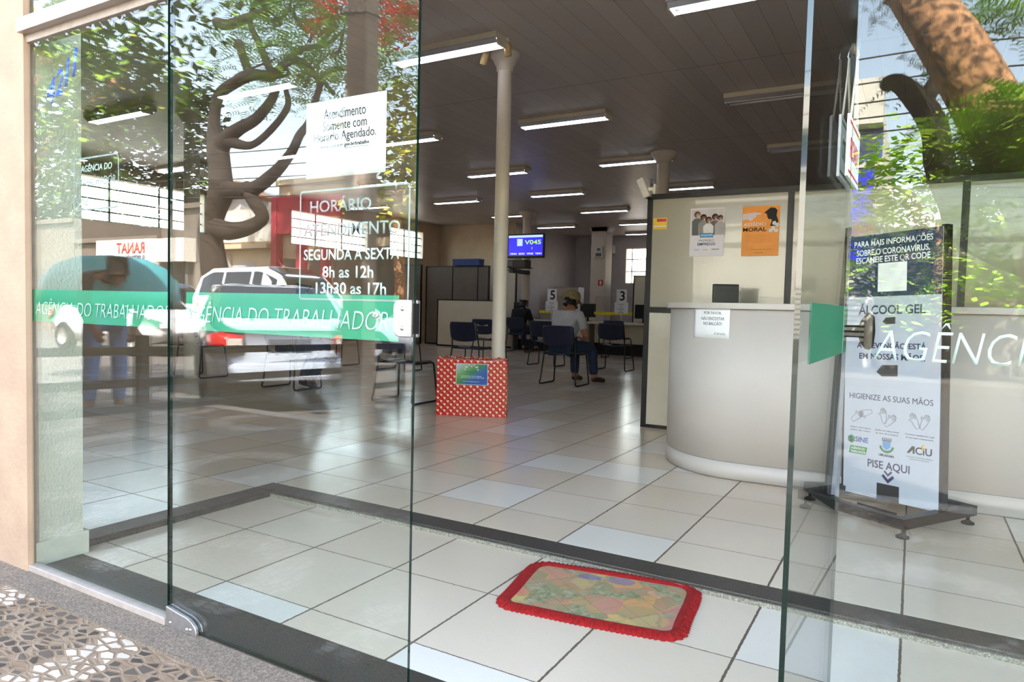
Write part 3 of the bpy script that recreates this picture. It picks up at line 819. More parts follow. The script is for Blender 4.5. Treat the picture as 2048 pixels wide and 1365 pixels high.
LIGHTS = [  # (x, y, label)
 (-3.97, 5.53, 'lit tube light on the ceiling right beside the front column capital'),
 (-1.18, 5.53, 'lit tube light at the top edge of the doorway opening, nearest the open door'),
 (-4.02, 8.20, 'lit tube light, second in the row receding from the top of the doorway'),
 (-1.36, 8.22, 'dim unlit tube light partly behind the open glass door'),
 (-4.02, 10.86, 'lit tube light crossing behind the column above the reception partition'),
 (-6.63, 10.86, 'lit tube light crossing behind the front column'),
 (-6.63, 13.30, 'lit tube light to the right of the front column, third row'),
 (-9.25, 13.38, 'lit tube light just right of the closed door edge, below the front column light'),
 (-1.36, 10.90, 'dim tube light at the upper right, farthest of the two behind the open door'),
 (-9.25, 5.50, 'lit tube light seen through the left fixed pane below the house number'),
 (-6.60, 5.52, 'lit tube light seen through the closed door left of the taped notice'),
 (-6.66, 15.95, 'small lit tube light, fourth row, above the seated man'),
 (-4.02, 13.50, 'lit tube light just above the reception partition'),
 (-6.63, 8.20, 'lit tube light crossing the right edge of the closed door'),
 (-11.85, 13.38, 'lit tube light nearest the left window wall by the closed door edge'),
 (-9.25, 8.20, 'lit tube light seen through the closed door under the tree branches'),
 (-11.85, 8.20, 'lit tube light near the barred windows seen at the joint of pane and door'),
 (-9.25, 10.86, 'lit tube light seen through the closed door above the opening hours'),
 (-9.25, 15.95, 'lit tube light behind the column that carries the screen'),
 (-6.66, 18.55, 'lit tube light in front of the square pillar capital'),
 (-9.25, 18.55, 'lit tube light in front of the lilac far wall'),
 (-7.4, 21.0, 'lit tube light right of the square pillar, farthest back'),
 (-4.02, 15.95, 'lit tube light beside the reception partition edge, second behind it'),
]
proto = make_fixture()
UNLIT = (3, 8)
for i, (x, y, lb) in enumerate(LIGHTS):
    o = proto if i == 0 else copy_tree(proto)
    o.location = (x, y, HC)
    tag(o, lb, 'ceiling light', 'tube lights on the hall ceiling')
    if i in UNLIT:
        for ch in list(o.children):
            if ch.name.startswith('tube'):
                me = ch.data.copy(); me.materials.clear(); me.materials.append(M['paper']); ch.data = me

# little swivel spots by the front column capital
for x, y, ry, lb in ((-3.66, 5.72, -0.45, 'small cream swivel spotlight left of the front column capital'), (-3.36, 5.62, 0.05, 'small cream swivel spotlight in front of the front column capital')):
    t = thing('spotlight', lb, 'spotlight', (x, y, HC), group='spotlights by the column capital')
    MB().lathe([(0.0, 0), (0.03, 0), (0.03, -0.02), (0.008, -0.025), (0.008, -0.05)], 14).build('mount', M['fixture'], t)
    MB().lathe([(0.0, 0.03), (0.026, 0.03), (0.033, 0.01), (0.033, -0.085), (0.028, -0.087), (0.026, -0.07), (0.0, -0.07)], 18, at=(0, 0, -0.07), rot=Euler((0.25, -ry, 0)).to_matrix()).build('lamp_head', M['amber_spot'], t)

# ------------------------------------------------------------------ chairs
def make_chair():
    t = thing('stacking_chair', 'proto', 'chair')
    for s in (-1, 1):
        x0, x1 = s*0.275, s*0.225
        p = [(s*0.215, -0.235, 0.80), (s*0.225, -0.20, 0.62), (s*0.238, -0.175, 0.44), (s*0.262, -0.215, 0.10), (s*0.272, -0.228, 0.035), (s*0.274, -0.215, 0.014), (s*0.275, -0.18, 0.011),
             (s*0.275, 0.17, 0.011), (s*0.274, 0.205, 0.014), (s*0.270, 0.215, 0.035), (s*0.24, 0.185, 0.405), (s*0.237, 0.17, 0.425), (s*0.235, 0.14, 0.430), (s*0.236, -0.16, 0.425)]
        MB().tube(p, 0.0105, 8).build('side_frame', M['black_metal'], t)
    MB().bar((-0.236, 0.05, 0.422), (0.236, 0.05, 0.422), 0.02, 0.012).bar((-0.236, -0.10, 0.420), (0.236, -0.10, 0.420), 0.02, 0.012).build('cross_bar', M['black_metal'], t)
    def seat(u, v):
        x = (u-0.5)*0.46; y = -0.20+v*0.42
        e = 1-0.16*(abs(2*v-1)**4)
        z = 0.450-0.030*(1-(2*u-1)**2) - (0.05*max(0, v-0.8)/0.2)**1.2*0.6 + 0.02*max(0, 0.2-v)/0.2
        return (x*e, y, z)
    MB().grid(seat, 14, 12).build('seat', M['seat_plastic'], t, solid=0.007)
    def back(u, v):
        a = 2*u-1; z = 0.555+v*0.265
        w = 0.235*(1-0.10*abs(2*v-1)**5)
        zz = z - 0.018*(1-v)*(1-a*a)*1.3 if v < 0.5 else z
        return (a*w, -0.225-0.045*(v-0.2)-0.028*(1-a*a), zz)
    MB().grid(back, 14, 10).build('backrest', M['navy_plastic'], t, solid=0.009)
    return t
CH = [ # x, y, rz, label
 (-4.77, 5.99, 0.0, 'navy chair cut by the closed door edge, left of the red gift bag'),
 (-6.55, 6.03, 0.0, 'navy chair behind the middle of the closed door, with a person sitting on it'),
 (-8.45, 6.16, 0.0, 'navy chair behind the hinge side of the closed door'),
 (-8.56, 8.92, 0.0, 'navy chair behind the green stripe, second row, farthest from the doorway'),
 (-7.14, 8.82, 0.0, 'navy chair in the second row cut by the lock of the closed door'),
 (-5.74, 8.78, 0.0, 'empty navy chair standing just behind the red gift bag'),
 (-7.00, 11.30, 0.0, 'navy chair with printed backrest beside the front column'),
 (-4.18, 8.76, 0.0, 'navy chair on which the man in the cap sits'),
 (-4.50, 11.45, 0.0, 'empty navy chair right of the man in the cap, nearest the reception partition'),
 (-5.83, 11.42, 0.0, 'navy chair directly behind the man in the cap, to his left'),
 (-8.10, 14.45, 0.0, 'navy chair of the long-haired person at desk 5'),
 (-5.62, 14.40, 0.0, 'navy chair pushed up to the counter in front of desk 3'),
]
chair0 = make_chair(); CHAIRS = []
for i, (x, y, rz, lb) in enumerate(CH):
    o = chair0 if i == 0 else copy_tree(chair0)
    o.location = (x, y, ZF); o.rotation_euler = (0, 0, rz)
    tag(o, lb, 'chair', 'navy waiting chairs')
    CHAIRS.append(o)
bk = [c_ for c_ in CHAIRS[6].children if c_.name.startswith('backrest')][0]
text_mesh('lettering', 'Assento\nPreferencial', M['ink_white'], bk, (0.0, -0.272, 0.735), *XZ, h=0.085, w=0.26, bold=0.01)

# ------------------------------------------------------------------ red gift bag
ang = math.atan2(0.42, 0.56)*0.62
gb = thing('gift_box', 'tall red gift bag printed with cream hearts, standing before the front column', 'gift bag', (-3.670, 5.64, ZF), rz=ang)
def bagbody():
    b = MB(); w_, d_, h_ = 0.338, 0.075, 0.550
    rings = []
    for z, k in ((0, 1.0), (0.02, 1.0), (0.18, 1.004), (0.35, 0.998), (0.48, 1.0), (0.530, 0.985), (h_, 0.97)):
        ring = []
        for x, y in ((-w_, -d_), (-w_*0.5, -d_*1.02), (0, -d_), (w_*0.5, -d_*1.03), (w_, -d_), (w_*1.01, 0), (w_, d_), (0, d_), (-w_, d_), (-w_*1.01, 0)):
            ring.append((x*k+random.uniform(-.003, .003), y*k+random.uniform(-.004, .004), z+(random.uniform(-.012, .010) if z > 0.5 else 0)))
        rings.append(ring)
    b.loft(rings, caps=True, smooth=False)
    return b
bagbody().build('wrapped_body', M['wrap'], gb, bevel=0.006)
cr = MB()
for i in range(26):
    x = -0.32+0.64*i/25; y = -0.066+0.13*((i*7) % 5)/4
    cr.quad((x-0.02, y-0.01, 0.546), (x+0.015, y+0.008, 0.550+0.010*(i % 3)), (x+0.02, y+0.02, 0.556), (x-0.01, y+0.015, 0.565-0.008*(i % 2)))
cr.build('crumpled_top', M['wrap'], gb, solid=0.001)
lbz = MB().box(-0.145, -0.083, 0.305, 0.155, -0.0805, 0.500).build('printed_label', M['bag_label'], gb)
MB().box(-0.149, -0.0805, 0.301, 0.159, -0.0795, 0.504).build('label_border', M['paper'], lbz)
for txt, x, z, hh_, ww, mm in (('PARANÁ PIÁ', 0.0, 0.427, 0.012, 0.11, 'ink_blue'), ('CADASTRE SUAS IDEIAS', 0.0, 0.385, 0.009, 0.20, 'ink_white'), ('NESTA CAIXA DE SUGESTÕES', 0.01, 0.371, 0.010, 0.23, 'ink_white'), ('www.paranapiapr.gov.br', 0.0, 0.333, 0.009, 0.16, 'ink_white')):
    text_mesh('lettering', txt, M[mm], lbz, (x, -0.0835, z), *XZ, h=hh_, w=ww, bold=0.02)
lg = MB()
for k in range(9):
    a = PI*k/8; lg.lathe([(0, 0.0005), (0.010, 0.0004), (0.010, 0)], 8, at=(0.062*math.cos(a)*1.0, -0.083, 0.448+0.032*math.sin(a)+0.012*((k % 2))), rot=Euler((PI/2, 0, 0)).to_matrix())
lg.build('emblem', M['pink_hand'], lbz)

# ------------------------------------------------------------------ reception counter, partition, notices
rc = thing('reception_counter', 'curved white reception counter with a paper notice on its front', 'counter', (-0.6, 4.8, ZF))
def cplan(off=0.0):
    pts = []
    # curved left end, then straight front to the right
    for k in range(15):
        t = PI/2*k/14
        pts.append((-0.355-0.60*math.cos(t)-off*math.cos(t), 0.36-0.70*math.sin(t)-off*math.sin(t)))
    pts += [(2.9, -0.27-off)]
    return pts
front = cplan()
outer = front+[(2.9, 0.45), (-0.955, 0.50)]
def slab(poly, z0, z1):
    b = MB(); A = [b.bm.verts.new((x, y, z0)) for x, y in poly]; B = [b.bm.verts.new((x, y, z1)) for x, y in poly]
    fs = [b.bm.faces.new(A[::-1]), b.bm.faces.new(B)]; n = len(poly)
    for i in range(n):
        f = b.bm.faces.new((A[i], A[(i+1) % n], B[(i+1) % n], B[i])); f.smooth = i < 15
    return b
slab(outer, 0.112, 1.072).build('front_panel', M['white_lam'], rc)
slab([(x, y+0.003) for x, y in outer], 0.108, 0.113).build('skirting_joint', M['ink_grey'], rc)
slab([(x, y) for x, y in outer], 0.004, 0.109).build('skirting', M['white_lam'], rc)
slab([(x, y+0.006) for x, y in outer], 0.0, 0.004).build('painted_shadow_gap', M['black'], rc)  # solid black strip paints in the shade under the skirting
op = cplan(0.028)+[(2.92, 0.46), (-0.985, 0.51)]
slab(op, 1.074, 1.112).build('worktop', M['white_lam'], rc, bevel=0.003)
nt_ = thing('paper_notice', 'white paper notice asking not to lean, taped to the reception counter', 'notice', (-1.122, 4.486, 0.915))
def on_counter(x, gap):
    xx = max(-0.999, min(0.0, (-1.122+x+0.955)/0.60))
    return 5.16-0.70*math.sqrt(1-xx*xx)-4.486-gap
MB().grid(lambda u, v: ((u-0.5)*0.245, on_counter((u-0.5)*0.245, 0.0015), v*0.200), 16, 4).build('sheet', M['paper'], nt_, solid=0.0008)
for txt, z, ww in (('POR FAVOR,', 0.160, 0.120), ('NÃO ENCOSTAR', 0.128, 0.158), ('NO BALCÃO!', 0.096, 0.124)):
    text_mesh('lettering', txt, M['ink'], nt_, (0.010, 0, z), *XZ, h=0.021 if 'Ã' not in txt else 0.025, w=ww)
text_mesh('lettering', 'A direção.', M['ink_grey'], nt_, (0.062, 0, 0.030), *XZ, h=0.019, w=0.078)
for ch in nt_.children:
    if ch.name.startswith('lettering'):
        for v in ch.data.vertices: v.co.y = on_counter(v.co.x, 0.0028)

pt = thing('office_partition', 'tall black-framed partition with glossy white panels behind the reception counter', 'partition', (-2.085, 6.06, ZF))
fr_ = MB()
H = 2.085
PX = [0.0, 1.18, 2.37, 3.56, 4.75]
for x in PX: fr_.box(x-0.024, -0.025, 0, x+0.024, 0.025, H)
fr_.box(-0.024, -0.027, H-0.045, 4.77, 0.027, H).box(0, -0.026, 1.035, 4.77, 0.026, 1.085).box(0, -0.026, 0.0, 4.77, 0.026, 0.03)
fr_.build('frame', M['black_metal'], pt)
for a, b in zip(PX, PX[1:]):
    MB().box(a+0.022, -0.017, 0.03, b-0.022, 0.017, 1.04).build('lower_panel', M['cream'], pt)
    MB().box(a+0.022, -0.012, 1.08, b-0.022, 0.012, H-0.04).build('upper_panel', M['gloss_panel'], pt)
p1 = thing('poster', 'white recruitment poster with a photo of five laughing people', 'poster', (-1.575, 6.043, 1.560))
MB().box(-0.145, -0.001, 0, 0.145, 0.001, 0.412).build('sheet', M['paper_lilac'], p1)
ph = MB().box(-0.137, -0.0018, 0.180, 0.137, -0.001, 0.400).build('photo', M['photo_grey'], p1)
faces = [(-0.085, 0.352, 0.025, (206, 160, 140), (110, 80, 62), (96, 96, 100)), (-0.032, 0.328, 0.024, (140, 96, 78), (40, 32, 30), (150, 146, 146)), (0.012, 0.305, 0.024, (176, 128, 108), (72, 52, 44), (230, 226, 228)), (0.066, 0.328, 0.024, (150, 104, 84), (44, 36, 32), (110, 94, 90)), (0.110, 0.318, 0.021, (190, 140, 118), (60, 44, 38), (176, 172, 176))]
for i, (x, z, r, sk, hr, cl) in enumerate(faces):
    RX = Euler((PI/2, 0, 0)).to_matrix()
    b = MB(); d = 0.0003*(i % 3)
    b.mi = 0; b.prism([(x-0.042, 0.181), (x+0.042, 0.181), (x+0.045, z-0.05), (x+0.02, z-0.026), (x-0.02, z-0.026), (x-0.045, z-0.05)], 0.0004, Matrix.Translation((0, -0.0024-d, 0)))
    b.mi = 1; b.lathe([(0, 0.0005), (r*1.12, 0.0004), (r*1.12, 0)], 16, at=(x, -0.0025-d, z+0.006), rot=RX)
    b.mi = 2; b.lathe([(0, 0.0007), (r*0.82, 0.0006), (r*0.82, 0)], 16, at=(x+0.004, -0.0027-d, z-0.003), rot=RX)
    b.mi = 3; b.lathe([(0, 0.0004), (r*0.28, 0.0003), (r*0.28, 0)], 10, at=(x+0.007, -0.0035-d, z-0.013), rot=RX)
    b.build('printed_figure', [mat('print_cloth', cl, 0.6), mat('print_hair', hr, 0.6), mat('print_skin', sk, 0.6), M['ink_white']], ph)
bl = MB().box(-0.057, -0.0050, 0.160, 0.057, -0.0042, 0.198).build('blue_tag', mat('sky_blue_print', (70, 146, 206), 0.6), p1, bevel=0.0003)
text_mesh('lettering', '#aquitem', M['ink_white'], bl, (0, -0.0052, 0.179), *XZ, h=0.020, w=0.098, bold=0.01)
text_mesh('lettering', 'PRIMEIRO', M['ink_grey'], p1, (0.0, -0.0012, 0.134), *XZ, h=0.020, w=0.132)
text_mesh('lettering', 'EMPREGO', M['ink_blue'], p1, (0.0, -0.0012, 0.104), *XZ, h=0.024, w=0.152, bold=0.03)
text_mesh('lettering', 'PARANÁ', M['ink'], p1, (0.078, -0.0012, 0.060), *XZ, h=0.012, w=0.062, bold=0.03)
text_mesh('lettering', 'SINE', M['ink_grey'], p1, (-0.010, -0.0012, 0.056), *XZ, h=0.009, w=0.038)
text_mesh('lettering', 'TRABALHO', M['ink_grey'], p1, (-0.082, -0.0012, 0.056), *XZ, h=0.009, w=0.048)

p2 = thing('poster', 'orange poster against bullying at work with a pointing hand and a bowed head', 'poster', (-1.135, 6.043, 1.555))
MB().box(-0.148, -0.001, 0, 0.148, 0.001, 0.412).build('sheet', M['orange'], p2)
MB().prism([(-0.146, 0.350), (-0.05, 0.362), (0.002, 0.352), (0.004, 0.343), (-0.04, 0.340), (-0.035, 0.325), (-0.055, 0.312), (-0.07, 0.292), (-0.09, 0.296), (-0.10, 0.306), (-0.146, 0.302)], 0.0006, Matrix.Translation((0, -0.0018, 0))).build('pointing_hand', M['pink_hand'], p2)
MB().prism([(0.025, 0.356), (0.045, 0.372), (0.075, 0.396), (0.11, 0.392), (0.128, 0.372), (0.122, 0.33), (0.138, 0.285), (0.125, 0.245), (0.075, 0.245), (0.088, 0.295), (0.075, 0.302), (0.062, 0.300), (0.052, 0.318), (0.045, 0.345)], 0.0006, Matrix.Translation((0, -0.0018, 0))).build('bowed_head', M['ink'], p2)
fl = MB()
for fx_, fz_ in ((0.108, 0.268), (0.132, 0.252), (0.100, 0.228), (0.082, 0.206), (0.122, 0.206)):
    for k in range(5):
        a = 2*PI*k/5; fl.lathe([(0, 0.0004), (0.008, 0.0003), (0.008, 0)], 8, at=(fx_+0.010*math.cos(a), -0.0020, fz_+0.010*math.sin(a)), rot=Euler((PI/2, 0, 0)).to_matrix())
fl.build('white_flowers', M['ink_white'], p2)
text_mesh('lettering', 'ASSÉDIO', M['ink_white'], p2, (-0.046, -0.0014, 0.266), *XZ, h=0.035, w=0.180, bold=0.03)
text_mesh('lettering', 'MORAL', M['ink'], p2, (-0.046, -0.0014, 0.220), *XZ, h=0.032, w=0.186, bold=0.05)
bl = MB()
for k in range(5): bl.box(-0.12, -0.0014, 0.172-0.014*k, 0.10-0.02*(k % 2), -0.0011, 0.174-0.014*k)
bl.box(-0.07, -0.0014, 0.052, 0.09, -0.0011, 0.055).box(-0.04, -0.0014, 0.026, 0.03, -0.0011, 0.032)
bl.build('small_print', mat('brown_small_print', (190, 116, 36), 0.6), p2)
st_ = thing('sticker', 'small yellow sticker with a red band at the partition edge', 'sticker', (-1.99, 6.043, 1.805))
MB().box(-0.062, -0.001, 0, 0.062, 0.001, 0.100).build('sheet', mat('yellow_sticker', (240, 198, 70), 0.5), st_)
MB().box(-0.030, -0.0016, 0.066, 0.055, -0.001, 0.092).build('red_band', mat('magenta_print', (206, 50, 90), 0.5), st_)
MB().box(-0.058, -0.0016, 0.022, 0.056, -0.001, 0.030).build('white_band', M['ink_white'], st_)
# cctv
cc = thing('security_camera', 'small white security camera on the corner of the reception partition', 'camera', (-2.07, 6.03, 2.13))
MB().bar((0.03, 0, 0.03), (-0.03, -0.01, 0.03), 0.03, 0.03).box(0.02, -0.03, -0.015, 0.04, 0.03, 0.07).build('bracket', M['terminal'], cc)
MB().box(-0.032, -0.04, -0.10, 0.032, 0.04, 0.085, rot=Euler((0, 0.42, 0)).to_matrix().inverted(), at=(-0.07, -0.02, 0.045)).build('body', M['terminal'], cc, bevel=0.012)
MB().lathe([(0, 0.004), (0.022, 0.003), (0.024, -0.012)], 16, at=(-0.026, -0.02, -0.052), rot=Euler((PI, 0.42, 0)).to_matrix()).build('lens', M['black'], cc)
# monitor on the counter's inner desk
ds = thing('staff_desk', 'white desk top behind the reception counter', 'desk', (-0.4, 5.60, ZF))
MB().box(-1.05, -0.16, 0.70, 2.9, 0.28, 0.73).build('desktop', M['white_lam'], ds, bevel=0.003)
MB().box(-1.03, -0.12, 0, -1.0, 0.26, 0.70).box(0.9, -0.12, 0, 0.93, 0.26, 0.70).box(2.85, -0.12, 0, 2.88, 0.26, 0.70).build('side_panel', M['white_lam'], ds)
mo = thing('monitor', 'dark computer monitor standing behind the reception counter', 'monitor', (-1.30, 5.62, 0.73+ZF), rz=0.5)
MB().box(-0.10, -0.018, 0.20, 0.10, 0.018, 0.545).build('screen', M['black'], mo, bevel=0.006)
MB().box(-0.094, -0.0195, 0.208, 0.094, -0.018, 0.528).build('back_cover', mat('charcoal_plastic', (64, 64, 62), 0.5), mo)
MB().box(-0.03, -0.01, 0.01, 0.03, 0.01, 0.24).build('stand', M['black'], mo)
MB().box(-0.10, -0.08, 0, 0.10, 0.08, 0.012).build('base', M['black'], mo, bevel=0.004)

# ------------------------------------------------------------------ hand gel totem
tt = thing('hand_gel_totem', 'white and navy hand gel stand with a foot pedal, beside the open door', 'stand', (-0.077, 4.178, ZF), rz=math.radians(-32))
b = MB()
for y in (-0.31, 0.25): b.bar((-0.30, y, 0.07), (0.30, y, 0.07), 0.05, 0.05)
for x in (-0.275, 0.275): b.bar((x, -0.33, 0.0705), (x, 0.27, 0.0705), 0.05, 0.05)
b.build('base_frame', M['black_metal'], tt, bevel=0.002)
for x in (-0.275, 0.275):
    for y in (-0.30, 0.24):
        MB().lathe([(0.0, 0), (0.030, 0.0), (0.030, 0.008), (0.012, 0.018), (0.008, 0.022), (0.008, 0.048)], 14, at=(x, y, 0)).build('foot', M['rubber'], tt)
RL = Euler((0, math.radians(-2.0), 0)).to_matrix()
pn = MB().box(-0.265, -0.006, 0.0, 0.265, 0.006, 1.42).build('panel', M['gel_white'], tt)
pn.location = (0, 0, 0.075); pn.rotation_euler = (0, math.radians(-2.0), 0)
post = MB()
for s in (-1, 1): post.box(s*0.268-0.012, -0.002, 0.0, s*0.268+0.012, 0.050, 1.43)
post.box(-0.27, 0.01, 0.02, 0.27, 0.05, 0.06)
pf = post.build('upright_frame', M['black_metal'], tt); pf.location = (0, 0, 0.075); pf.rotation_euler = (0, math.radians(-2.0), 0)
YB = -0.0066
MB().box(-0.265, -0.0072, 1.085, 0.265, -0.0058, 1.42).build('navy_print', M['gel_navy'], pn)
def pl(txt, x, z, h, w, m, bold=0.03, **k): return text_mesh('lettering', txt, M[m], pn, (x, -0.0074 if z > 1.085 else YB, z), *XZ, h=h, w=w, bold=bold, **k)
pl('PARA MAIS INFORMAÇÕES', 0.0, 1.375, 0.046, 0.435, 'ink_white')
pl('SOBRE O CORONAVÍRUS,', 0.0, 1.327, 0.046, 0.405, 'ink_white')
pl('ESCANEIE ESTE QR CODE', 0.0, 1.282, 0.038, 0.410, 'ink_white')
MB().box(-0.075, -0.0078, 1.110, 0.085, -0.0071, 1.262).build('white_square', M['ink_white'], pn)
pl('ÁLCOOL GEL', 0.0, 1.020, 0.060, 0.37, 'ink_navy')
pl('A PREVENÇÃO ESTÁ', 0.0, 0.822, 0.044, 0.385, 'ink_navy')
pl('EM NOSSAS MÃOS!', 0.005, 0.767, 0.040, 0.365, 'ink_navy')
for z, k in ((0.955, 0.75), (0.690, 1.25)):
    MB().prism([(-0.060*k, z-0.008*k), (-0.035*k, z+0.022*k), (0.035*k, z+0.026*k), (0.035*k, z-0.022*k), (-0.035*k, z-0.026*k)], 0.0012, Matrix.Translation((0, -0.0076, 0))).build('niche_shade_patch', mat('niche_shade_colour', (58, 58, 62), 0.4), pn)  # flat dark patch painted for the shade of a recess
pl('HIGIENIZE AS SUAS MÃOS', 0.0, 0.545, 0.038, 0.465, 'ink_navy', bold=0.0)
# line drawings of hands being rubbed
def hand_outline(ox, oz, sc, ang_):
    base = [(-0.2, -1.0), (-0.34, -0.5), (-0.38, 0.0), (-0.62, 0.25), (-0.66, 0.42), (-0.5, 0.42), (-0.34, 0.22), (-0.32, 0.85), (-0.22, 0.95), (-0.14, 0.84), (-0.12, 0.30), (-0.10, 1.0), (0.0, 1.08), (0.08, 1.0), (0.08, 0.30), (0.12, 0.92), (0.2, 1.0), (0.28, 0.9), (0.26, 0.25), (0.32, 0.7), (0.4, 0.74), (0.45, 0.66), (0.40, 0.0), (0.34, -0.5), (0.26, -1.0)]
    c_, s_ = math.cos(ang_), math.sin(ang_)
    return [(ox+(x*c_-z*s_)*sc, YB-0.0006, oz+(x*s_+z*c_)*sc) for x, z in base]
for hx, rots in ((-0.165, ((-0.9, -0.02, -0.012), (1.9, 0.03, 0.012))), (-0.010, ((0.15, -0.02, 0.008), (-0.8, 0.018, -0.015))), (0.165, ((0.45, -0.026, 0.0), (-0.45, 0.026, 0.0)))):
    b = MB()
    for a, dx, dz in rots: b.tube(hand_outline(hx+dx, 0.440+dz, 0.040, a), 0.0011, 4, caps=False, closed=True)
    b.build('hand_drawing', M['ink_grey'], pn)
for x, l1, l2, w in ((-0.165, 'Aplique o álcool gel na', 'palma das mãos', 0.125), (-0.010, 'Espalhe em todas as áreas', 'das mãos, sem se esquecer', 0.135), (0.165, 'Continue espalhando o gel', 'até que seque completamente', 0.150)):
    pl(l1, x, 0.368, 0.010, w, 'ink_grey', 0.01); pl(l2, x, 0.352, 0.010, w*0.95, 'ink_grey', 0.01)
# emblems
def flat(poly, m, name='emblem', d=0.0005, y=YB): return MB().prism(poly, d, Matrix.Translation((0, y-d, 0))).build(name, m, pn)
hexp = lambda x, z, r: [(x+r*math.cos(PI/6+PI/3*k), z+r*math.sin(PI/6+PI/3*k)) for k in range(6)]
flat(hexp(-0.218, 0.300, 0.024), M['logo_green'])
flat([(-0.234, 0.304), (-0.218, 0.315), (-0.206, 0.309), (-0.219, 0.303), (-0.203, 0.296), (-0.218, 0.284), (-0.231, 0.291), (-0.218, 0.297)], M['ink_navy'], y=YB-0.0006)
pl('SINE', -0.155, 0.302, 0.028, 0.078, 'ink_blue', 0.03)
flat([(-0.232, 0.222), (-0.130, 0.222), (-0.120, 0.264), (-0.222, 0.264)], M['logo_green'])
text_mesh('lettering', 'AGÊNCIA DO', M['ink_white'], pn, (-0.176, YB-0.0006, 0.253), *XZ, h=0.016, w=0.082)
text_mesh('lettering', 'TRABALHADOR', M['ink_white'], pn, (-0.176, YB-0.0006, 0.233), *XZ, h=0.013, w=0.090)
b = MB()
for k in range(-6, 7):
    a = -PI/2+k*0.21
    b.lathe([(0, 0.0004), (0.0065, 0.0003), (0.0065, 0)], 8, at=(-0.010+0.036*math.cos(a), YB, 0.292+0.034*math.sin(a)), rot=Euler((PI/2, 0, 0)).to_matrix())
b.build('emblem_wreath', M['logo_green'], pn)
flat([(-0.032, 0.314), (0.012, 0.314), (0.012, 0.283), (-0.010, 0.268), (-0.032, 0.283)], mat('emblem_blue', (96, 150, 206), 0.5), 'emblem_shield', y=YB-0.0006)
b = MB()
for k in range(5): b.box(-0.036+0.0115*k, YB-0.0006, 0.318, -0.029+0.0115*k, YB, 0.332)
b.box(-0.037, YB-0.0006, 0.314, 0.018, YB, 0.320); b.build('emblem_crown', M['ink_grey'], pn)
pl('UMUARAMA', -0.010, 0.238, 0.013, 0.088, 'ink', 0.03)
flat([(0.100, 0.272), (0.128, 0.310), (0.142, 0.310), (0.142, 0.272), (0.132, 0.272), (0.132, 0.292), (0.113, 0.272)], M['ink'])
pl('CiU', 0.188, 0.290, 0.038, 0.085, 'ink', 0.05)
MB().lathe([(0, 0.0006), (0.010, 0.0005), (0.010, 0)], 16, at=(0.186, YB-0.0006, 0.312), rot=Euler((PI/2, 0, 0)).to_matrix()).build('emblem_dot', M['logo_yellow'], pn)
pl('Associação Comercial, Industrial', 0.165, 0.254, 0.008, 0.135, 'ink_grey', 0.0)
pl('e Agrícola de Umuarama', 0.165, 0.242, 0.008, 0.105, 'ink_grey', 0.0)
pl('PISE AQUI', 0.0, 0.180, 0.050, 0.235, 'ink_navy', 0.05)
for z, s in ((0.132, 0.024), (0.098, 0.036)):
    flat([(-s, z+s*0.8), (0, z-s*0.2), (s, z+s*0.8), (s*0.72, z+s*1.12), (0, z+s*0.40), (-s*0.72, z+s*1.12)], M['ink_navy'], 'chevron')
MB().box(-0.062, -0.0074, -0.002, 0.062, 0.0, 0.085).build('pedal_opening', M['black'], pn)
pd = MB().prism([(-0.045, 0.0), (0.045, 0.0), (0.055, 0.03), (-0.055, 0.03)], 0.19, Matrix.Translation((0, -0.19, 0.045)) @ Euler((-0.28, 0, 0)).to_matrix().to_4x4()).build('pedal', M['black'], tt, bevel=0.004)
MB().box(-0.045, -0.17, 0.032, 0.045, -0.05, 0.034, rot=Euler((-0.28, 0, 0)).to_matrix(), at=(0, 0, 0.042)).build('blue_tread', mat('blue_tread_sticker', (44, 84, 150), 0.4, alt=(150, 120, 110), scale=60), pd)

# ------------------------------------------------------------------ doormat (floral plastic with red plush border)
mt = thing('doormat', 'floral plastic doormat with a red plush border, on the porch tiles', 'doormat', (-0.975, 2.405, 0.0), rz=math.radians(8.5))
def rr_poly(w, d, r, n=8):
    pts = []
    for cx_, cy_, a0 in ((w-r, d-r, 0), (-w+r, d-r, 90), (-w+r, -d+r, 180), (w-r, -d+r, 270)):
        for k in range(n+1): q = math.radians(a0+90*k/n); pts.append((cx_+r*math.cos(q), cy_+r*math.sin(q)))
    return pts
inn = rr_poly(0.298, 0.202, 0.05)
b = MB(); b.bm.faces.new([b.bm.verts.new((x, y, 0.008)) for x, y in inn])
b.build('printed_sheet', M['floral'], mt, solid=0.004)
b = MB()
def dense(poly, step):
    out = []
    for (x0, y0), (x1, y1) in zip(poly, poly[1:]+poly[:1]):
        n = max(1, int(math.hypot(x1-x0, y1-y0)/step))
        out += [(x0+(x1-x0)*k/n, y0+(y1-y0)*k/n) for k in range(n)]
    return out
ctr = dense(rr_poly(0.322, 0.226, 0.06), 0.0045)
n = len(ctr); rings = []
for i, (x, y) in enumerate(ctr):
    tx, ty = ctr[(i+1) % n][0]-ctr[i-1][0], ctr[(i+1) % n][1]-ctr[i-1][1]
    L = math.hypot(tx, ty); nx, ny = ty/L, -tx/L
    w_ = 0.027+(0.0055 if (i//2) % 2 else 0)
    wob = 0.004*math.sin(x*9+1)+0.004*math.sin(y*13)
    ring = []
    for k in range(9):
        a = PI*k/8; o_ = math.cos(a)
        ring.append((x+nx*o_*(w_ if o_ > 0 else 0.029)+nx*wob, y+ny*o_*(w_ if o_ > 0 else 0.029)+ny*wob, 0.001+(0.017 if o_ < 0.3 or (i//2) % 2 else 0.012)*math.sin(a)))
    rings.append(ring)
V = [[b.bm.verts.new(p_) for p_ in r_] for r_ in rings]
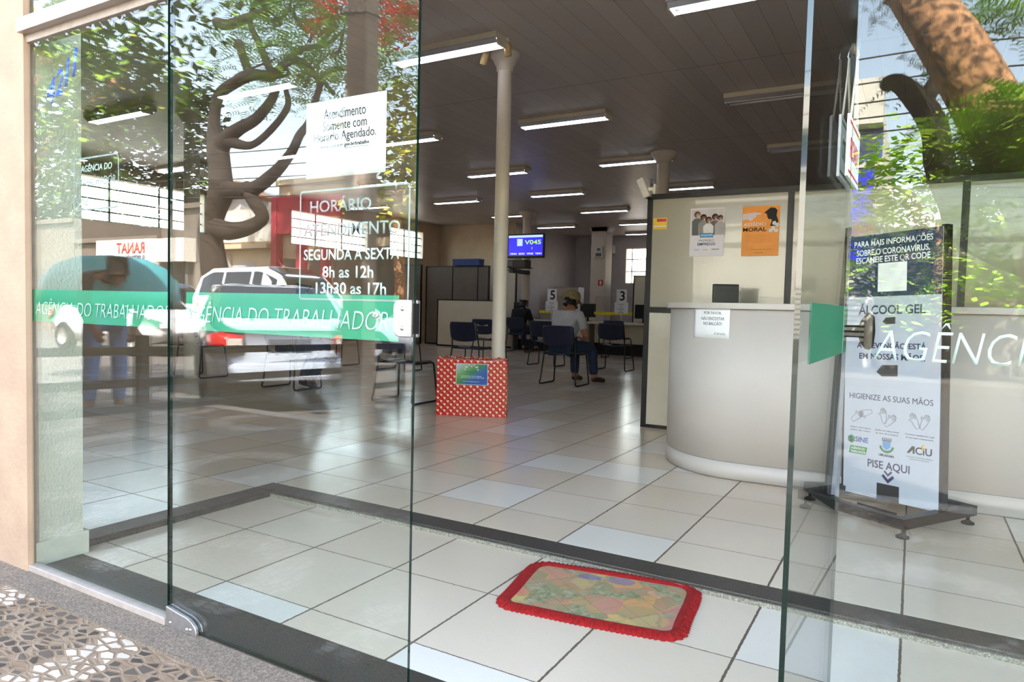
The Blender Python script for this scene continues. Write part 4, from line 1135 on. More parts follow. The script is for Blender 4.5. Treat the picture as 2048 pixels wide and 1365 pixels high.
for i in range(n):
    A, B = V[i], V[(i+1) % n]
    for k in range(8): b.bm.faces.new((A[k], B[k], B[k+1], A[k+1])).smooth = True
b.build('plush_border', M['carpet_red'], mt)

# ------------------------------------------------------------------ notice taped inside the closed door
an = thing('paper_notice', 'white paper notice about appointments taped to the closed left door', 'notice', (-1.362, YF+0.0066, 1.427))
MB().grid(lambda u, v: ((u-0.5)*0.290, 0.0008*math.sin(7*u), v*0.210), 8, 3).build('sheet', M['paper'], an, solid=0.0006)
for txt, x, z, h, w in (('Atendimento', 0.0, 0.172, 0.028, 0.152), ('Somente com', 0.0, 0.140, 0.026, 0.160), ('Horário Agendado.', 0.0, 0.107, 0.032, 0.225)):
    text_mesh('lettering', txt, M['ink'], an, (x, -0.0018, z), *XZ, h=h, w=w)
text_mesh('lettering', 'www.justica.pr.gov.br/trabalho', M['ink'], an, (0.0, -0.0018, 0.083), *XZ, h=0.013, w=0.178, bold=0.01)
MB().box(-0.089, -0.0020, 0.0745, 0.089, -0.0014, 0.0752).build('underline', M['ink'], an)

# ------------------------------------------------------------------ open / closed sign hanging on the swung door
sg = thing('hanging_sign', 'small open or closed sign hanging by cords from a hook on the open glass door', 'sign', (-0.166, 1.952, 1.742), rz=PI/2-math.radians(1.7))
MB().lathe([(0, 0.0), (0.016, 0.0005), (0.013, 0.003), (0.006, 0.005), (0.005, 0.008), (0, 0.009)], 16, at=(0, -0.006, 0), rot=Euler((PI/2, 0, 0)).to_matrix()).build('suction_cup', mat('clear_brown_plastic', (110, 96, 76), 0.3), sg)
MB().tube([(0, -0.012, 0.004), (0, -0.015, -0.006), (0, -0.017, -0.016), (0, -0.013, -0.022)], 0.002, 6).build('hook', M['steel'], sg)
for s in (-1, 1): MB().tube([(0, -0.014, -0.02), (s*0.012, -0.014, -0.06), (s*0.085, -0.014, -0.205)], 0.0028, 6).build('cord', M['cord'], sg)
bd = MB().box(-0.115, -0.017, -0.330, 0.115, -0.011, -0.185).build('board', M['paper'], sg)
for m_, y0, y1 in (('logo_green', -0.0110, -0.0104), ('sign_red', -0.0176, -0.0170)):
    b = MB()
    for z in (-0.200, -0.316): b.box(-0.105, y0, z-0.003, 0.105, y1, z+0.003)
    b.build('printed_border', M[m_], bd)
text_mesh('lettering', 'FECHADO', M['sign_red'], bd, (0, -0.0172, -0.258), (1, 0, 0), (0, 0, 1), h=0.05, w=0.17, bold=0.02)
text_mesh('lettering', 'ABERTO', M['logo_green'], bd, (0, -0.0108, -0.258), (-1, 0, 0), (0, 0, 1), h=0.05, w=0.16, bold=0.02)

# ------------------------------------------------------------------ back of the hall: screen, partitions, desks
tv = thing('television', 'black screen showing blue queue numbers, on the back column', 'screen', (-8.14, 14.72, 2.27))
MB().box(-0.50, -0.03, 0.0, 0.50, 0.03, 0.58).build('case', M['black'], tv, bevel=0.008)
sc_ = MB().box(-0.465, -0.033, 0.055, 0.465, -0.030, 0.545).build('screen', M['screen_blue'], tv)
MB().box(-0.465, -0.0345, 0.49, 0.465, -0.0325, 0.545).build('title_bar', M['screen_pale'], sc_)
MB().box(-0.23, -0.0345, 0.29, -0.08, -0.0325, 0.46).build('queue_icon', M['screen_pale'], sc_)
text_mesh('lettering', 'V045', M['screen_lime'], sc_, (0.20, -0.0342, 0.375), *XZ, h=0.105, w=0.44, bold=0.04)
text_mesh('lettering', '1', M['screen_white'], sc_, (0.18, -0.0342, 0.235), *XZ, h=0.06, bold=0.03)
text_mesh('lettering', 'V044  S043  V042  V041', M['screen_white'], sc_, (0.01, -0.0342, 0.105), *XZ, h=0.045, w=0.86, bold=0.03)
br = MB().box(-0.35, 0.03, 0.2, -0.25, 1.06, 0.3).build('wall_arm', M['black_metal'], tv)
tv2 = thing('receiver_box', 'small dark set-top unit on a bracket below the blue screen', 'device', (-8.36, 14.78, 2.03))
MB().box(-0.26, -0.14, 0.02, 0.26, 0.14, 0.20).build('case', mat('brown_black_plastic', (52, 40, 38), 0.4), tv2, bevel=0.01)
MB().box(-0.30, -0.16, 0.0, 0.30, 0.16, 0.02).box(-0.33, 0.1, -0.10, -0.22, 0.98, 0.0).build('shelf_bracket', M['black_metal'], tv2)
MB().box(-0.25, -0.145, 0.05, -0.10, -0.14, 0.18).build('pale_label', M['ink_grey'], tv2)

def screen_panel(name, label, x0, x1, y, h, m, splits=()):
    t = thing(name, label, 'partition', ((x0+x1)/2, y, ZF))
    L = (x1-x0)/2
    MB().box(-L, -0.02, 0.04, L, 0.02, h-0.02).build('panel', M[m], t)
    f = MB().box(-L-0.02, -0.028, h-0.025, L+0.02, 0.028, h).box(-L-0.02, -0.026, 0, L+0.02, 0.026, 0.04)
    for x in [-L, L]+[s_-(x0+x1)/2 for s_ in splits]: f.box(x-0.015, -0.0275, 0, x+0.015, 0.0275, h-0.01)
    f.build('frame', M['black_metal'], t); return t
screen_panel('office_partition', 'long grey partition at the back left, with a blue box lying on top', -11.62, -9.62, 15.45, 2.12, 'grey_panel', (-10.75, -9.95))
screen_panel('office_partition', 'cream partition to the right of the grey one, partly behind the front column', -9.55, -8.9, 15.62, 2.02, 'cream')
screen_panel('office_partition', 'low cream partition standing in front of the grey one', -10.86, -9.0, 14.95, 1.22, 'cream')
screen_panel('office_partition', 'dark grey partition by the left wall, cut by the closed door edge', -12.6, -11.7, 15.3, 2.16, 'grey_panel')
bx_ = thing('cardboard_box', 'flat blue box lying on top of the grey partition', 'box', (-10.28, 15.46, ZF+2.12))
MB().box(-0.42, -0.12, 0, 0.42, 0.12, 0.17).build('carton', M['blue_box'], bx_, bevel=0.006)
MB().box(-0.425, -0.125, 0.13, 0.425, 0.125, 0.178).build('lid', M['blue_box'], bx_, bevel=0.004)
# service counter with desks 5 and 3
sd = thing('service_counter', 'long pale service counter at the back with a dark foot panel', 'counter', (-6.7, 15.35, ZF))
MB().box(-2.0, -0.45, 0.72, 2.3, 0.30, 0.765).build('worktop', M['cream'], sd, bevel=0.004)
MB().box(-1.98, -0.10, 0.26, 2.28, -0.07, 0.72).build('front_panel', M['cream'], sd)
MB().box(-1.98, -0.12, 0.0, 2.28, -0.06, 0.27).build('foot_panel', M['black'], sd)
for x in (-1.9, 0.15, 2.2): MB().box(x-0.02, -0.40, 0, x+0.02, 0.25, 0.72).build('leg_panel', M['grey_panel'], sd)
def desk_sign(x, num, label):
    t = thing('desk_number_sign', label, 'sign', (x, 15.1, ZF+0.765), group='numbered desk signs')
    MB().box(-0.012, 0.0, 0, 0.012, 0.012, 0.75).box(-0.06, -0.03, 0, 0.06, 0.05, 0.01).build('stand', M['terminal'], t)
    MB().box(-0.125, -0.006, 0.455, 0.125, 0.0, 0.76).build('number_sheet', M['paper'], t)
    MB().box(-0.165, -0.010, 0.20, 0.165, -0.004, 0.46).build('notice_sheet', M['paper'], t)
    text_mesh('lettering', num, M['ink'], t, (0.02, -0.0062, 0.61), *XZ, h=0.22, bold=0.06)
    for txt, z in (('FAVOR', 0.415), ('NÃO', 0.365), ('encostar', 0.310), ('NA', 0.27), ('divisória', 0.232)):
        text_mesh('lettering', txt, M['ink_grey'], t, (0, -0.0105, z), *XZ, h=0.028, bold=0.01)
    return t
desk_sign(-7.60, '5', 'white desk sign with a black number 5 above the seated man')
desk_sign(-5.82, '3', 'white desk sign with a black number 3 right of the seated man')
for x0, x1, lb in ((-6.52, -5.58, 'clear guard with a yellow tape along its foot in front of desk 3'), (-7.98, -7.30, 'clear guard with a yellow tape along its foot in front of desk 5')):
    t = thing('counter_guard', lb, 'screen guard', ((x0+x1)/2, 15.18, ZF+0.765), group='clear guards on the service counter')
    L = (x1-x0)/2
    MB().box(-L, -0.003, 0.0, L, 0.003, 0.60).build('clear_sheet', M['pane_glass'], t)
    MB().box(-L, -0.006, 0.17, L, -0.004, 0.235).build('yellow_tape', M['yellow'], t)
for x, lb in ((-6.78, 'black monitor right of the seated man on the service counter'), (-8.62, 'small black phone console at the left end of the service counter'), (-5.40, 'dark monitor behind desk sign 3')):
    t = thing('monitor', lb, 'monitor', (x, 15.40, ZF+0.765), group='monitors on the service counter')
    MB().box(-0.20, -0.015, 0.10, 0.20, 0.015, 0.42).build('screen', M['black'], t, bevel=0.006)
    MB().box(-0.02, 0.0, 0.0, 0.02, 0.02, 0.16).box(-0.09, -0.06, 0, 0.09, 0.06, 0.012).build('stand', M['black'], t)
screen_panel('office_partition', 'black-framed cream office partition beside desk 3, under the barred window', -6.30, -5.1, 17.2, 1.95, 'cream', (-5.75,))
for x, y, hh_, lb in ((-9.2, 21.95, 1.05, 'grey steel cupboard against the far wall, left'), (-9.6, 19.6, 0.95, 'lilac desk divider in front of the far wall'), (-9.72, 20.9, 1.75, 'tall pale cabinet against the far wall')):
    t = thing('filing_cabinet', lb, 'cabinet', (x, y-0.3, ZF))
    MB().box(-0.4, -0.22, 0, 0.4, 0.22, hh_).build('body', M['lilac_wall'], t, bevel=0.006)
    for k in range(2): MB().box(-0.385+0.39*k, -0.232, 0.05, -0.005+0.39*k, -0.22, hh_-0.04).build('door', M['cream'], t)
# dispenser, extinguisher sign, air conditioner, wall clock
t = thing('wall_terminal', 'white clocking terminal with a green display on the square pillar', 'terminal', (-8.27, 19.50, 2.62))
MB().box(-0.135, -0.06, 0, 0.135, 0.008, 0.36).build('case', M['terminal'], t, bevel=0.03)
MB().box(-0.09, -0.066, 0.05, 0.09, -0.058, 0.15).build('display', M['lcd'], t)
MB().box(-0.05, -0.066, 0.22, 0.05, -0.058, 0.29).build('keypad', M['ink_grey'], t)
t = thing('extinguisher_sign', 'small red and white extinguisher sign on the square pillar', 'sign', (-8.20, 19.502, 1.80))
MB().box(-0.08, -0.004, 0, 0.08, 0.0, 0.17).build('plate', M['red_sign'], t)
MB().box(-0.028, -0.006, 0.03, 0.028, -0.004, 0.14).build('pictogram', M['ink_white'], t)
t = thing('air_conditioner', 'white split air conditioner high on the far wall left of the pillar', 'air conditioner', (-9.15, 21.98, 2.95))
MB().box(-0.42, -0.20, 0, 0.42, 0.018, 0.28).build('case', M['terminal'], t, bevel=0.03)
MB().box(-0.38, -0.205, 0.02, 0.38, -0.19, 0.05).build('louvre', M['ink_grey'], t)
t = thing('wall_clock', 'round pale wall clock on the far wall left of the pillar', 'clock', (-9.45, 21.98, 1.72))
MB().lathe([(0.13, 0.0), (0.155, 0.0), (0.155, 0.03), (0.13, 0.03)], 28, rot=Euler((PI/2, 0, 0)).to_matrix()).build('rim', M['grey_cloth'], t)
MB().lathe([(0, 0.012), (0.132, 0.012), (0.132, 0)], 28, rot=Euler((PI/2, 0, 0)).to_matrix()).build('dial', M['lilac_wall'], t)

# ------------------------------------------------------------------ people
def hand(V, E, wrist, d, up, side, s=1.0):
    """palm and five fingers grown from vertex index wrist; d = finger direction, up = back of hand, side = towards thumb"""
    d, up, side = Vector(d).normalized(), Vector(up).normalized(), Vector(side).normalized()
    w = Vector(V[wrist][0])
    V.append((tuple(w+d*0.045*s), (0.030*s, 0.018*s))); pa = len(V)-1; E.append((wrist, pa))
    V.append((tuple(w+d*0.085*s), (0.034*s, 0.016*s))); pb = len(V)-1; E.append((pa, pb))
    for k, (off, L) in enumerate(((0.028, 0.070), (0.010, 0.080), (-0.009, 0.074), (-0.027, 0.058))):
        p0 = w+d*0.095*s+side*off*s
        i0 = pb
        for j in range(1, 4):
            q = p0+d*L*s*j/3-up*(0.006*j*j)*s
            V.append((tuple(q), 0.0088*s if j < 3 else 0.0075*s)); E.append((i0, len(V)-1)); i0 = len(V)-1
    i0 = pa
    for j in range(1, 4):
        q = w+d*(0.04+0.022*j)*s+side*(0.028+0.012*j)*s-up*0.006*j*s
        V.append((tuple(q), 0.011*s if j < 3 else 0.009*s)); E.append((i0, len(V)-1)); i0 = len(V)-1

def person(label, loc, rz, J, cloth, name='person'):
    t = thing(name, label, 'person', loc, rz)
    V, E = [], []
    def add(co, r, par=None):
        V.append((tuple(co), r)); i = len(V)-1
        if par is not None: E.append((par, i))
        return i
    pel = add(J['pelvis'], (0.150, 0.115)); wa = add(J['waist'], (0.135, 0.10), pel); chn = add(J['chest'], (0.140, 0.095), wa)
    nb = add(J['neck'], 0.058, chn); hd0 = add(J['jaw'], (0.066, 0.072), nb); hd = add(J['head'], (0.078, 0.094), hd0); tp = add(J['crown'], (0.060, 0.070), hd)
    fw = Vector(J['face']).normalized()
    hv = Vector(J['head'])
    nz = add(hv+fw*0.10-Vector((0, 0, 0.02)), 0.013, hd)
    sidev = fw.cross(Vector((0, 0, 1))).normalized()
    for s in (-1, 1): add(hv+sidev*s*0.085-fw*0.01-Vector((0, 0, 0.01)), (0.012, 0.02), hd)
    for s, sd_ in ((-1, 'l'), (1, 'r')):
        sh = add(J['sh_'+sd_], 0.062, chn); el = add(J['el_'+sd_], 0.044, sh); wr = add(J['wr_'+sd_], 0.029, el)
        dd = Vector(J['wr_'+sd_])-Vector(J['el_'+sd_])
        upv = Vector((0, 0, 1)) if abs(dd.normalized().z) < 0.8 else fw
        hand(V, E, wr, dd, upv, dd.cross(upv)*(1 if s < 0 else -1))
        hp = add(J['hip_'+sd_], 0.095, pel); kn = add(J['kn_'+sd_], 0.066, hp); cf = add((Vector(J['kn_'+sd_])*0.62+Vector(J['an_'+sd_])*0.38), 0.060, kn); an = add(J['an_'+sd_], 0.042, cf)
        tv_ = Vector(J['toe_'+sd_]); av = Vector(J['an_'+sd_])
        hl = add(av+Vector((0, 0, -0.035))-(tv_-av).normalized()*0.03, 0.036, an)
        ml = add(av*0.45+tv_*0.55+Vector((0, 0, -0.005)), (0.042, 0.030), an); add(tv_, (0.034, 0.022), ml)
    skin_mesh('body', V, E, M[cloth['skin']], t, 2, 0)
    # shirt
    V, E = [], []
    k = 1.14
    pel = add(Vector(J['pelvis'])*0.9+Vector(J['waist'])*0.1, (0.168, 0.135)); wa = add(J['waist'], (0.158, 0.122), pel); chn = add(J['chest'], (0.172, 0.132), wa); mid = add(Vector(J['neck'])*0.45+Vector(J['chest'])*0.55, (0.140, 0.112), chn); add(Vector(J['neck'])*0.85+Vector(J['chest'])*0.15, 0.080, mid)
    for sd_ in 'lr':
        sh = add(J['sh_'+sd_], 0.078, chn)
        f = 0.80 if cloth.get('short') else 1.0
        el = add(Vector(J['sh_'+sd_])*(1-f)+Vector(J['el_'+sd_])*f, 0.062, sh)
        if not cloth.get('short'): add(Vector(J['el_'+sd_])*0.1+Vector(J['wr_'+sd_])*0.9, 0.044, el)
    skin_mesh('shirt', V, E, M[cloth['shirt']], t, 2, 0)
    V, E = [], []
    pel = add(J['pelvis'], (0.162, 0.128))
    for sd_ in 'lr':
        hp = add(J['hip_'+sd_], 0.108, pel); kn = add(J['kn_'+sd_], 0.078, hp); add(Vector(J['an_'+sd_])*0.99+Vector(J['kn_'+sd_])*0.01, 0.066, kn)
    skin_mesh('trousers', V, E, M[cloth['trousers']], t, 2, 0)
    for sd_ in 'lr':
        V, E = [], []
        av, tv_ = Vector(J['an_'+sd_]), Vector(J['toe_'+sd_]); dn = (tv_-av); dn.z = 0; dn.normalize()
        a0 = add(av+Vector((0, 0, -0.03))-dn*0.035, (0.056, 0.050)); b0 = add(av*0.5+tv_*0.5+Vector((0, 0, -0.010)), (0.058, 0.042), a0); add(tv_+dn*0.015, (0.048, 0.034), b0)
        skin_mesh('shoe', V, E, M[cloth['shoe']], t, 2, 0)
    # hair as a cap of the skull
    V, E = [], []
    h0 = add(hv-fw*0.030+Vector((0, 0, 0.012)), (0.088, 0.088)); add(Vector(J['crown'])-fw*0.012+Vector((0, 0, 0.010)), (0.066, 0.072), h0)
    last = add(hv-fw*0.055-Vector((0, 0, 0.055)), (0.070, 0.046), h0)
    for j in range(cloth.get('long', 0)):
        last = add(hv-fw*(0.075+0.012*j)-Vector((0, 0, 0.13+0.085*j)), (0.085+0.012*j, 0.045), last)
    skin_mesh('hair', V, E, M['hair'], t, 2, 0)
    e = MB()
    for s in (-1, 1): e.lathe([(0, 0.010), (0.007, 0.007), (0.010, 0), (0.007, -0.007), (0, -0.010)], 10, at=hv+fw*0.083+sidev*s*0.031+Vector((0, 0, 0.006)))
    e.build('eyes', M['ink'], t)
    m_ = MB(); m_.tube([hv+fw*0.078+sidev*s*0.022-Vector((0, 0, 0.060)) for s in (-1, 0, 1)], 0.006, 6); m_.build('mouth', M['sign_red'], t)
    return t
SEAT = dict(pelvis=(0, -0.02, 0.545), waist=(0, 0.01, 0.70), chest=(0, 0.075, 0.90), neck=(0, 0.125, 1.055), jaw=(0, 0.165, 1.115), head=(0, 0.175, 1.165), crown=(0, 0.165, 1.235), face=(0, 1, -0.35),
            sh_l=(-0.195, 0.075, 0.965), sh_r=(0.195, 0.075, 0.965), el_l=(-0.255, 0.13, 0.70), el_r=(0.265, 0.12, 0.70), wr_l=(-0.10, 0.34, 0.66), wr_r=(0.12, 0.34, 0.66),
            hip_l=(-0.10, 0.02, 0.53), hip_r=(0.10, 0.02, 0.53), kn_l=(-0.13, 0.44, 0.525), kn_r=(0.17, 0.43, 0.52), an_l=(-0.13, 0.46, 0.095), an_r=(0.20, 0.46, 0.095), toe_l=(-0.14, 0.62, 0.035), toe_r=(0.27, 0.61, 0.035))
man = person('person in a khaki cap and light grey t-shirt sitting with the back to the street', (-4.18, 8.72, ZF), -0.18, SEAT, dict(skin='skin', shirt='tshirt', trousers='denim', shoe='leather', short=True))
cp = MB(); cp.lathe([(0.112, -0.02), (0.118, 0.0), (0.116, 0.05), (0.098, 0.095), (0.055, 0.122), (0.0, 0.130)], 20, at=(0, 0.158, 1.188), rot=Euler((-0.22, 0, 0)).to_matrix())
cp.grid(lambda u, v: ((u-0.5)*0.17*(1-0.3*v*v), 0.245+v*0.085, 1.172-0.045*v-0.10*(u-0.5)**2), 8, 4)
co_ = cp.build('cap', M['cap'], man, solid=0.003)
MB().box(-0.035, 0.036, 1.175, 0.03, 0.046, 1.215).build('cap_strap_gap', M['dark_cloth'], co_)
for ch in list(man.children):
    if ch.name.startswith('hair'): ch.scale = (0.94, 0.94, 0.94); ch.location = (0, 0.010, 0.045)
S2 = dict(SEAT); S2.update(chest=(0, 0.10, 0.88), neck=(0, 0.16, 1.02), jaw=(0, 0.20, 1.075), head=(0, 0.21, 1.12), crown=(0, 0.20, 1.19))
person('person with long dark hair and black top sitting at desk 5', (-8.10, 14.42, ZF), 0.0, S2, dict(skin='skin', shirt='dark_cloth', trousers='denim', shoe='leather', long=4))
S3 = dict(SEAT); S3.update(face=(0.3, 1, -0.1), an_r=(0.16, 0.16, 0.095), toe_r=(0.30, 0.14, 0.035), kn_r=(0.16, 0.40, 0.52), an_l=(-0.10, 0.20, 0.095), toe_l=(0.04, 0.20, 0.035))
person('person in black sitting behind the closed door, sandal on the floor', (-6.53, 6.00, ZF), -0.25, S3, dict(skin='skin_dark', shirt='dark_cloth', trousers='denim', shoe='leather'))
# ------------------------------------------------------------------ the street that the glass mirrors
def car(name, label, loc, rz, paint, kind):
    t = thing(name, label, 'car', loc, rz)
    if kind == 'sedan':
        L = 4.3; W_ = 0.85; st = [(-2.15, .55, .62, .62, .60), (-2.02, .34, .90, .90, .74), (-1.55, .26, .96, .99, .80), (-1.15, .22, .95, 1.22, .82), (-0.75, .20, .94, 1.40, .84), (0.10, .20, .93, 1.44, .85), (0.62, .20, .92, 1.26, .84), (1.02, .22, .92, .95, .83), (1.70, .26, .80, .82, .79), (2.05, .34, .70, .70, .70), (2.15, .45, .56, .56, .58)]
        wins = [(-1.02, -0.45), (-0.40, 0.52)]; rearw = (-1.50, -0.80); frontw = (0.16, 0.98); WB = (-1.28, 1.30)
    elif kind == 'suv':
        L = 4.5; W_ = 0.90; st = [(-2.25, .55, .75, .75, .66), (-2.20, .40, 1.08, 1.10, .82), (-2.05, .32, 1.12, 1.60, .87), (-1.60, .28, 1.12, 1.78, .89), (0.0, .26, 1.10, 1.80, .90), (0.50, .26, 1.09, 1.62, .89), (0.98, .28, 1.08, 1.12, .88), (1.80, .32, 1.00, 1.02, .84), (2.15, .40, .86, .86, .76), (2.25, .50, .66, .66, .66)]
        wins = [(-1.95, -1.20), (-1.12, -0.28), (-0.20, 0.52)]; rearw = (-2.18, -2.0); frontw = (0.06, 0.94); WB = (-1.40, 1.42)
    else:
        L = 4.9; W_ = 0.88; st = [(-2.45, .60, .84, .84, .80), (-2.40, .46, .98, .98, .86), (-0.72, .34, .98, 1.0, .88), (-0.60, .32, 1.04, 1.62, .88), (0.10, .30, 1.04, 1.66, .88), (0.42, .30, 1.03, 1.52, .88), (0.90, .30, 1.02, 1.06, .87), (1.90, .34, .96, .98, .84), (2.30, .42, .84, .84, .76), (2.42, .52, .62, .62, .66)]
        wins = [(-0.52, -0.12), (-0.06, 0.42)]; rearw = (-0.70, -0.60); frontw = (0.14, 0.86); WB = (-1.45, 1.50)
    rings = []
    for x, zb, zs, zr, w in st:
        wr = w*(1-0.22*max(0, min(1, (zr-zs)/0.5)))
        rings.append([(x, -w*0.86, zb), (x, -w, (zb+zs)/2), (x, -w*0.98, zs), (x, -wr, zr-0.03 if zr > zs+.1 else zr), (x, -wr*0.6, zr), (x, wr*0.6, zr), (x, wr, zr-0.03 if zr > zs+.1 else zr), (x, w*0.98, zs), (x, w, (zb+zs)/2), (x, w*0.86, zb)])
    MB().loft(rings).build('body', M[paint], t, bevel=0.01)
    def at(x):
        for a, b in zip(st, st[1:]):
            if a[0] <= x <= b[0]:
                k = (x-a[0])/(b[0]-a[0]); return [p+(q-p)*k for p, q in zip(a, b)]
        return st[-1]
    def sidep(x, k, s):
        _, zb, zs, zr, w = at(x); wr = w*(1-0.22*max(0, min(1, (zr-zs)/0.5)))
        z = zs+(zr-0.03-zs)*k; y = (w*0.98+(wr-w*0.98)*k)+0.006
        return (x, s*y, z)
    for s in (-1, 1):
        for a, b in wins:
            n = 6; g = MB()
            pts = [sidep(a+(b-a)*i/n, 0.08, s) for i in range(n+1)]; pts2 = [sidep(a+(b-a)*i/n, 0.86, s) for i in range(n+1)]
            for i in range(n): g.quad(pts[i], pts[i+1], pts2[i+1], pts2[i])
            g.build('side_window', M['car_glass'], t)
    for nm, (a, b), d in (('rear_window', rearw, 1), ('windscreen', frontw, -1)):
        g = MB(); n = 5
        def tp(x, f):
            _, zb, zs, zr, w = at(x); wr = w*(1-0.22*max(0, min(1, (zr-zs)/0.5)))
            return (x-d*0.012, wr*f*0.86, zr+0.010)
        for i in range(n):
            x0, x1 = a+(b-a)*i/n, a+(b-a)*(i+1)/n
            g.quad(tp(x0, -1), tp(x1, -1), tp(x1, 1), tp(x0, 1))
        g.build(nm, M['car_glass'], t)
    for x in WB:
        for s in (-1, 1):
            wh = MB().lathe([(0.19, -0.10), (0.30, -0.095), (0.325, -0.06), (0.325, 0.06), (0.30, 0.095), (0.19, 0.10)], 24, at=(x, s*(W_-0.09), 0.325), rot=Euler((PI/2, 0, 0)).to_matrix()).build('wheel', M['tyre'], t)
            MB().lathe([(0, 0.075), (0.06, 0.085), (0.19, 0.07), (0.2, 0.095)], 20, at=(x, s*(W_-0.09), 0.325), rot=Euler((s*-PI/2, 0, 0)).to_matrix()).build('hub_cap', M['steel'], wh)
    tz = {'sedan': 0.78, 'suv': 0.95, 'pickup': 0.82}[kind]; xe = st[0][0]; xf = st[-1][0]
    for s in (-1, 1):
        tl = MB().loft([[(xe-0.02, s*(W_-0.38), tz-0.10), (xe-0.02, s*(W_-0.38), tz+0.07), (xe+0.05, s*(W_-0.38), tz+0.07), (xe+0.05, s*(W_-0.38), tz-0.10)],
                   [(xe-0.01, s*(W_-0.15), tz-0.12), (xe+0.02, s*(W_-0.15), tz+0.10), (xe+0.14, s*(W_-0.15), tz+0.10), (xe+0.14, s*(W_-0.15), tz-0.12)],
                   [(xe+0.20, s*(W_-0.045), tz-0.08), (xe+0.20, s*(W_-0.045), tz+0.07), (xe+0.34, s*(W_-0.03), tz+0.06), (xe+0.34, s*(W_-0.03), tz-0.04)]]).build('tail_lamp', M['tail_red'], t)
        MB().box(xe-0.03, min(s*(W_-0.37), s*(W_-0.22)), tz-0.07, xe-0.012, max(s*(W_-0.37), s*(W_-0.22)), tz+0.04).build('clear_lens', M['lamp_clear'], tl)
        MB().box(xf-0.22, s*(W_-0.20)-0.13, 0.58, xf-0.02, s*(W_-0.20)+0.03, 0.70).build('headlamp', M['lamp_clear'], t, bevel=0.03)
        MB().box(0.55, s*(W_+0.02)-0.03, 0.96 if kind == 'sedan' else 1.14, 0.67, s*(W_+0.12)+0.03, 1.08 if kind == 'sedan' else 1.27).build('mirror', M[paint], t, bevel=0.03)
    MB().box(xe-0.05, -W_*0.72, 0.36, xe+0.30, W_*0.72, 0.56).build('rear_bumper', M[paint], t, bevel=0.05)
    MB().box(xe-0.005, -0.22, tz-0.08, xe+0.02, 0.22, tz+0.03).build('number_plate', M['ink_grey'], t)
    return t
ZR = -0.13
car('sedan', 'silver sedan parked at the near kerb, mirrored in the closed door', (-7.55, -3.65, ZR), PI+0.60, 'car_silver', 'sedan')
car('suv', 'tall white estate car parked across the street, mirrored in the closed door', (-13.3, -9.2, ZR), 0.0, 'car_white', 'suv').scale = (1.08, 1.08, 1.14)
car('pickup', 'white pickup parked behind the white estate car, mirrored beside the door joint', (-18.25, -9.3, ZR), 0.0, 'car_white', 'pickup')
car('sedan', 'white car in the far lane, mirrored in the left pane beside the teal dome', (-15.4, -6.6, ZR), 0.0, 'car_white', 'sedan')
car('sedan', 'silver car across the street mirrored beside the door lock', (-8.4, -9.2, ZR), PI, 'car_silver', 'sedan')

# ------------------------------------------------------------------ trees
def leaf_mesh(centres, n_each, spread, size, mt_, parent, name='foliage', flat=1.0, droop=0.0, fern=False, rnd=random):
    b = MB()
    for c in centres:
        c = Vector(c[:3]); sp = spread
        for _ in range(n_each):
            while True:
                v = Vector((rnd.uniform(-1, 1), rnd.uniform(-1, 1), rnd.uniform(-1, 1)))
                if v.length < 1: break
            p = c+Vector((v.x*sp, v.y*sp, v.z*sp*flat))
            s = size*rnd.uniform(0.6, 1.25)
            a = rnd.uniform(0, 2*PI)
            d = Vector((math.cos(a), math.sin(a), rnd.uniform(-0.6, 0.3)-droop)).normalized()
            w = d.cross(Vector((rnd.uniform(-.5, .5), rnd.uniform(-.5, .5), 1))).normalized()
            if fern:
                # a feathery frond: pairs of narrow leaflets along a drooping midrib
                for j in range(6):
                    q = p+d*s*(j/6)-Vector((0, 0, s*0.25*(j/6)**2))
                    ll = s*0.24*(1-0.5*j/6)
                    for sg_ in (-1, 1):
                        e = q+w*sg_*ll+d*ll*0.35
                        b.quad(q-d*s*0.03, q+d*s*0.03, e+d*s*0.025, e-d*s*0.02)
            else:
                b.quad(p, p+d*s*0.5+w*s*0.28, p+d*s, p+d*s*0.5-w*s*0.28)
    return b.build(name, M[mt_], parent)
def curve(pts, n=6):
    """Catmull-Rom through (x,y,z,r)"""
    P = [Vector(p) for p in pts]; P = [P[0]*2-P[1]]+P+[P[-1]*2-P[-2]]
    out = []
    for i in range(1, len(P)-2):
        for k in range(n):
            t = k/n; a, b, c, d = P[i-1], P[i], P[i+1], P[i+2]
            out.append(0.5*((2*b)+(c-a)*t+(2*a-5*b+4*c-d)*t*t+(-a+3*b-3*c+d)*t**3))
    out.append(P[-2])
    return out
def limb(b, pts, n=9, segs=5):
    c = curve([Vector(p) for p in pts], segs)
    b.tube([v.to_3d() for v in c], [max(0.006, v[3]) for v in c], n)
    return c

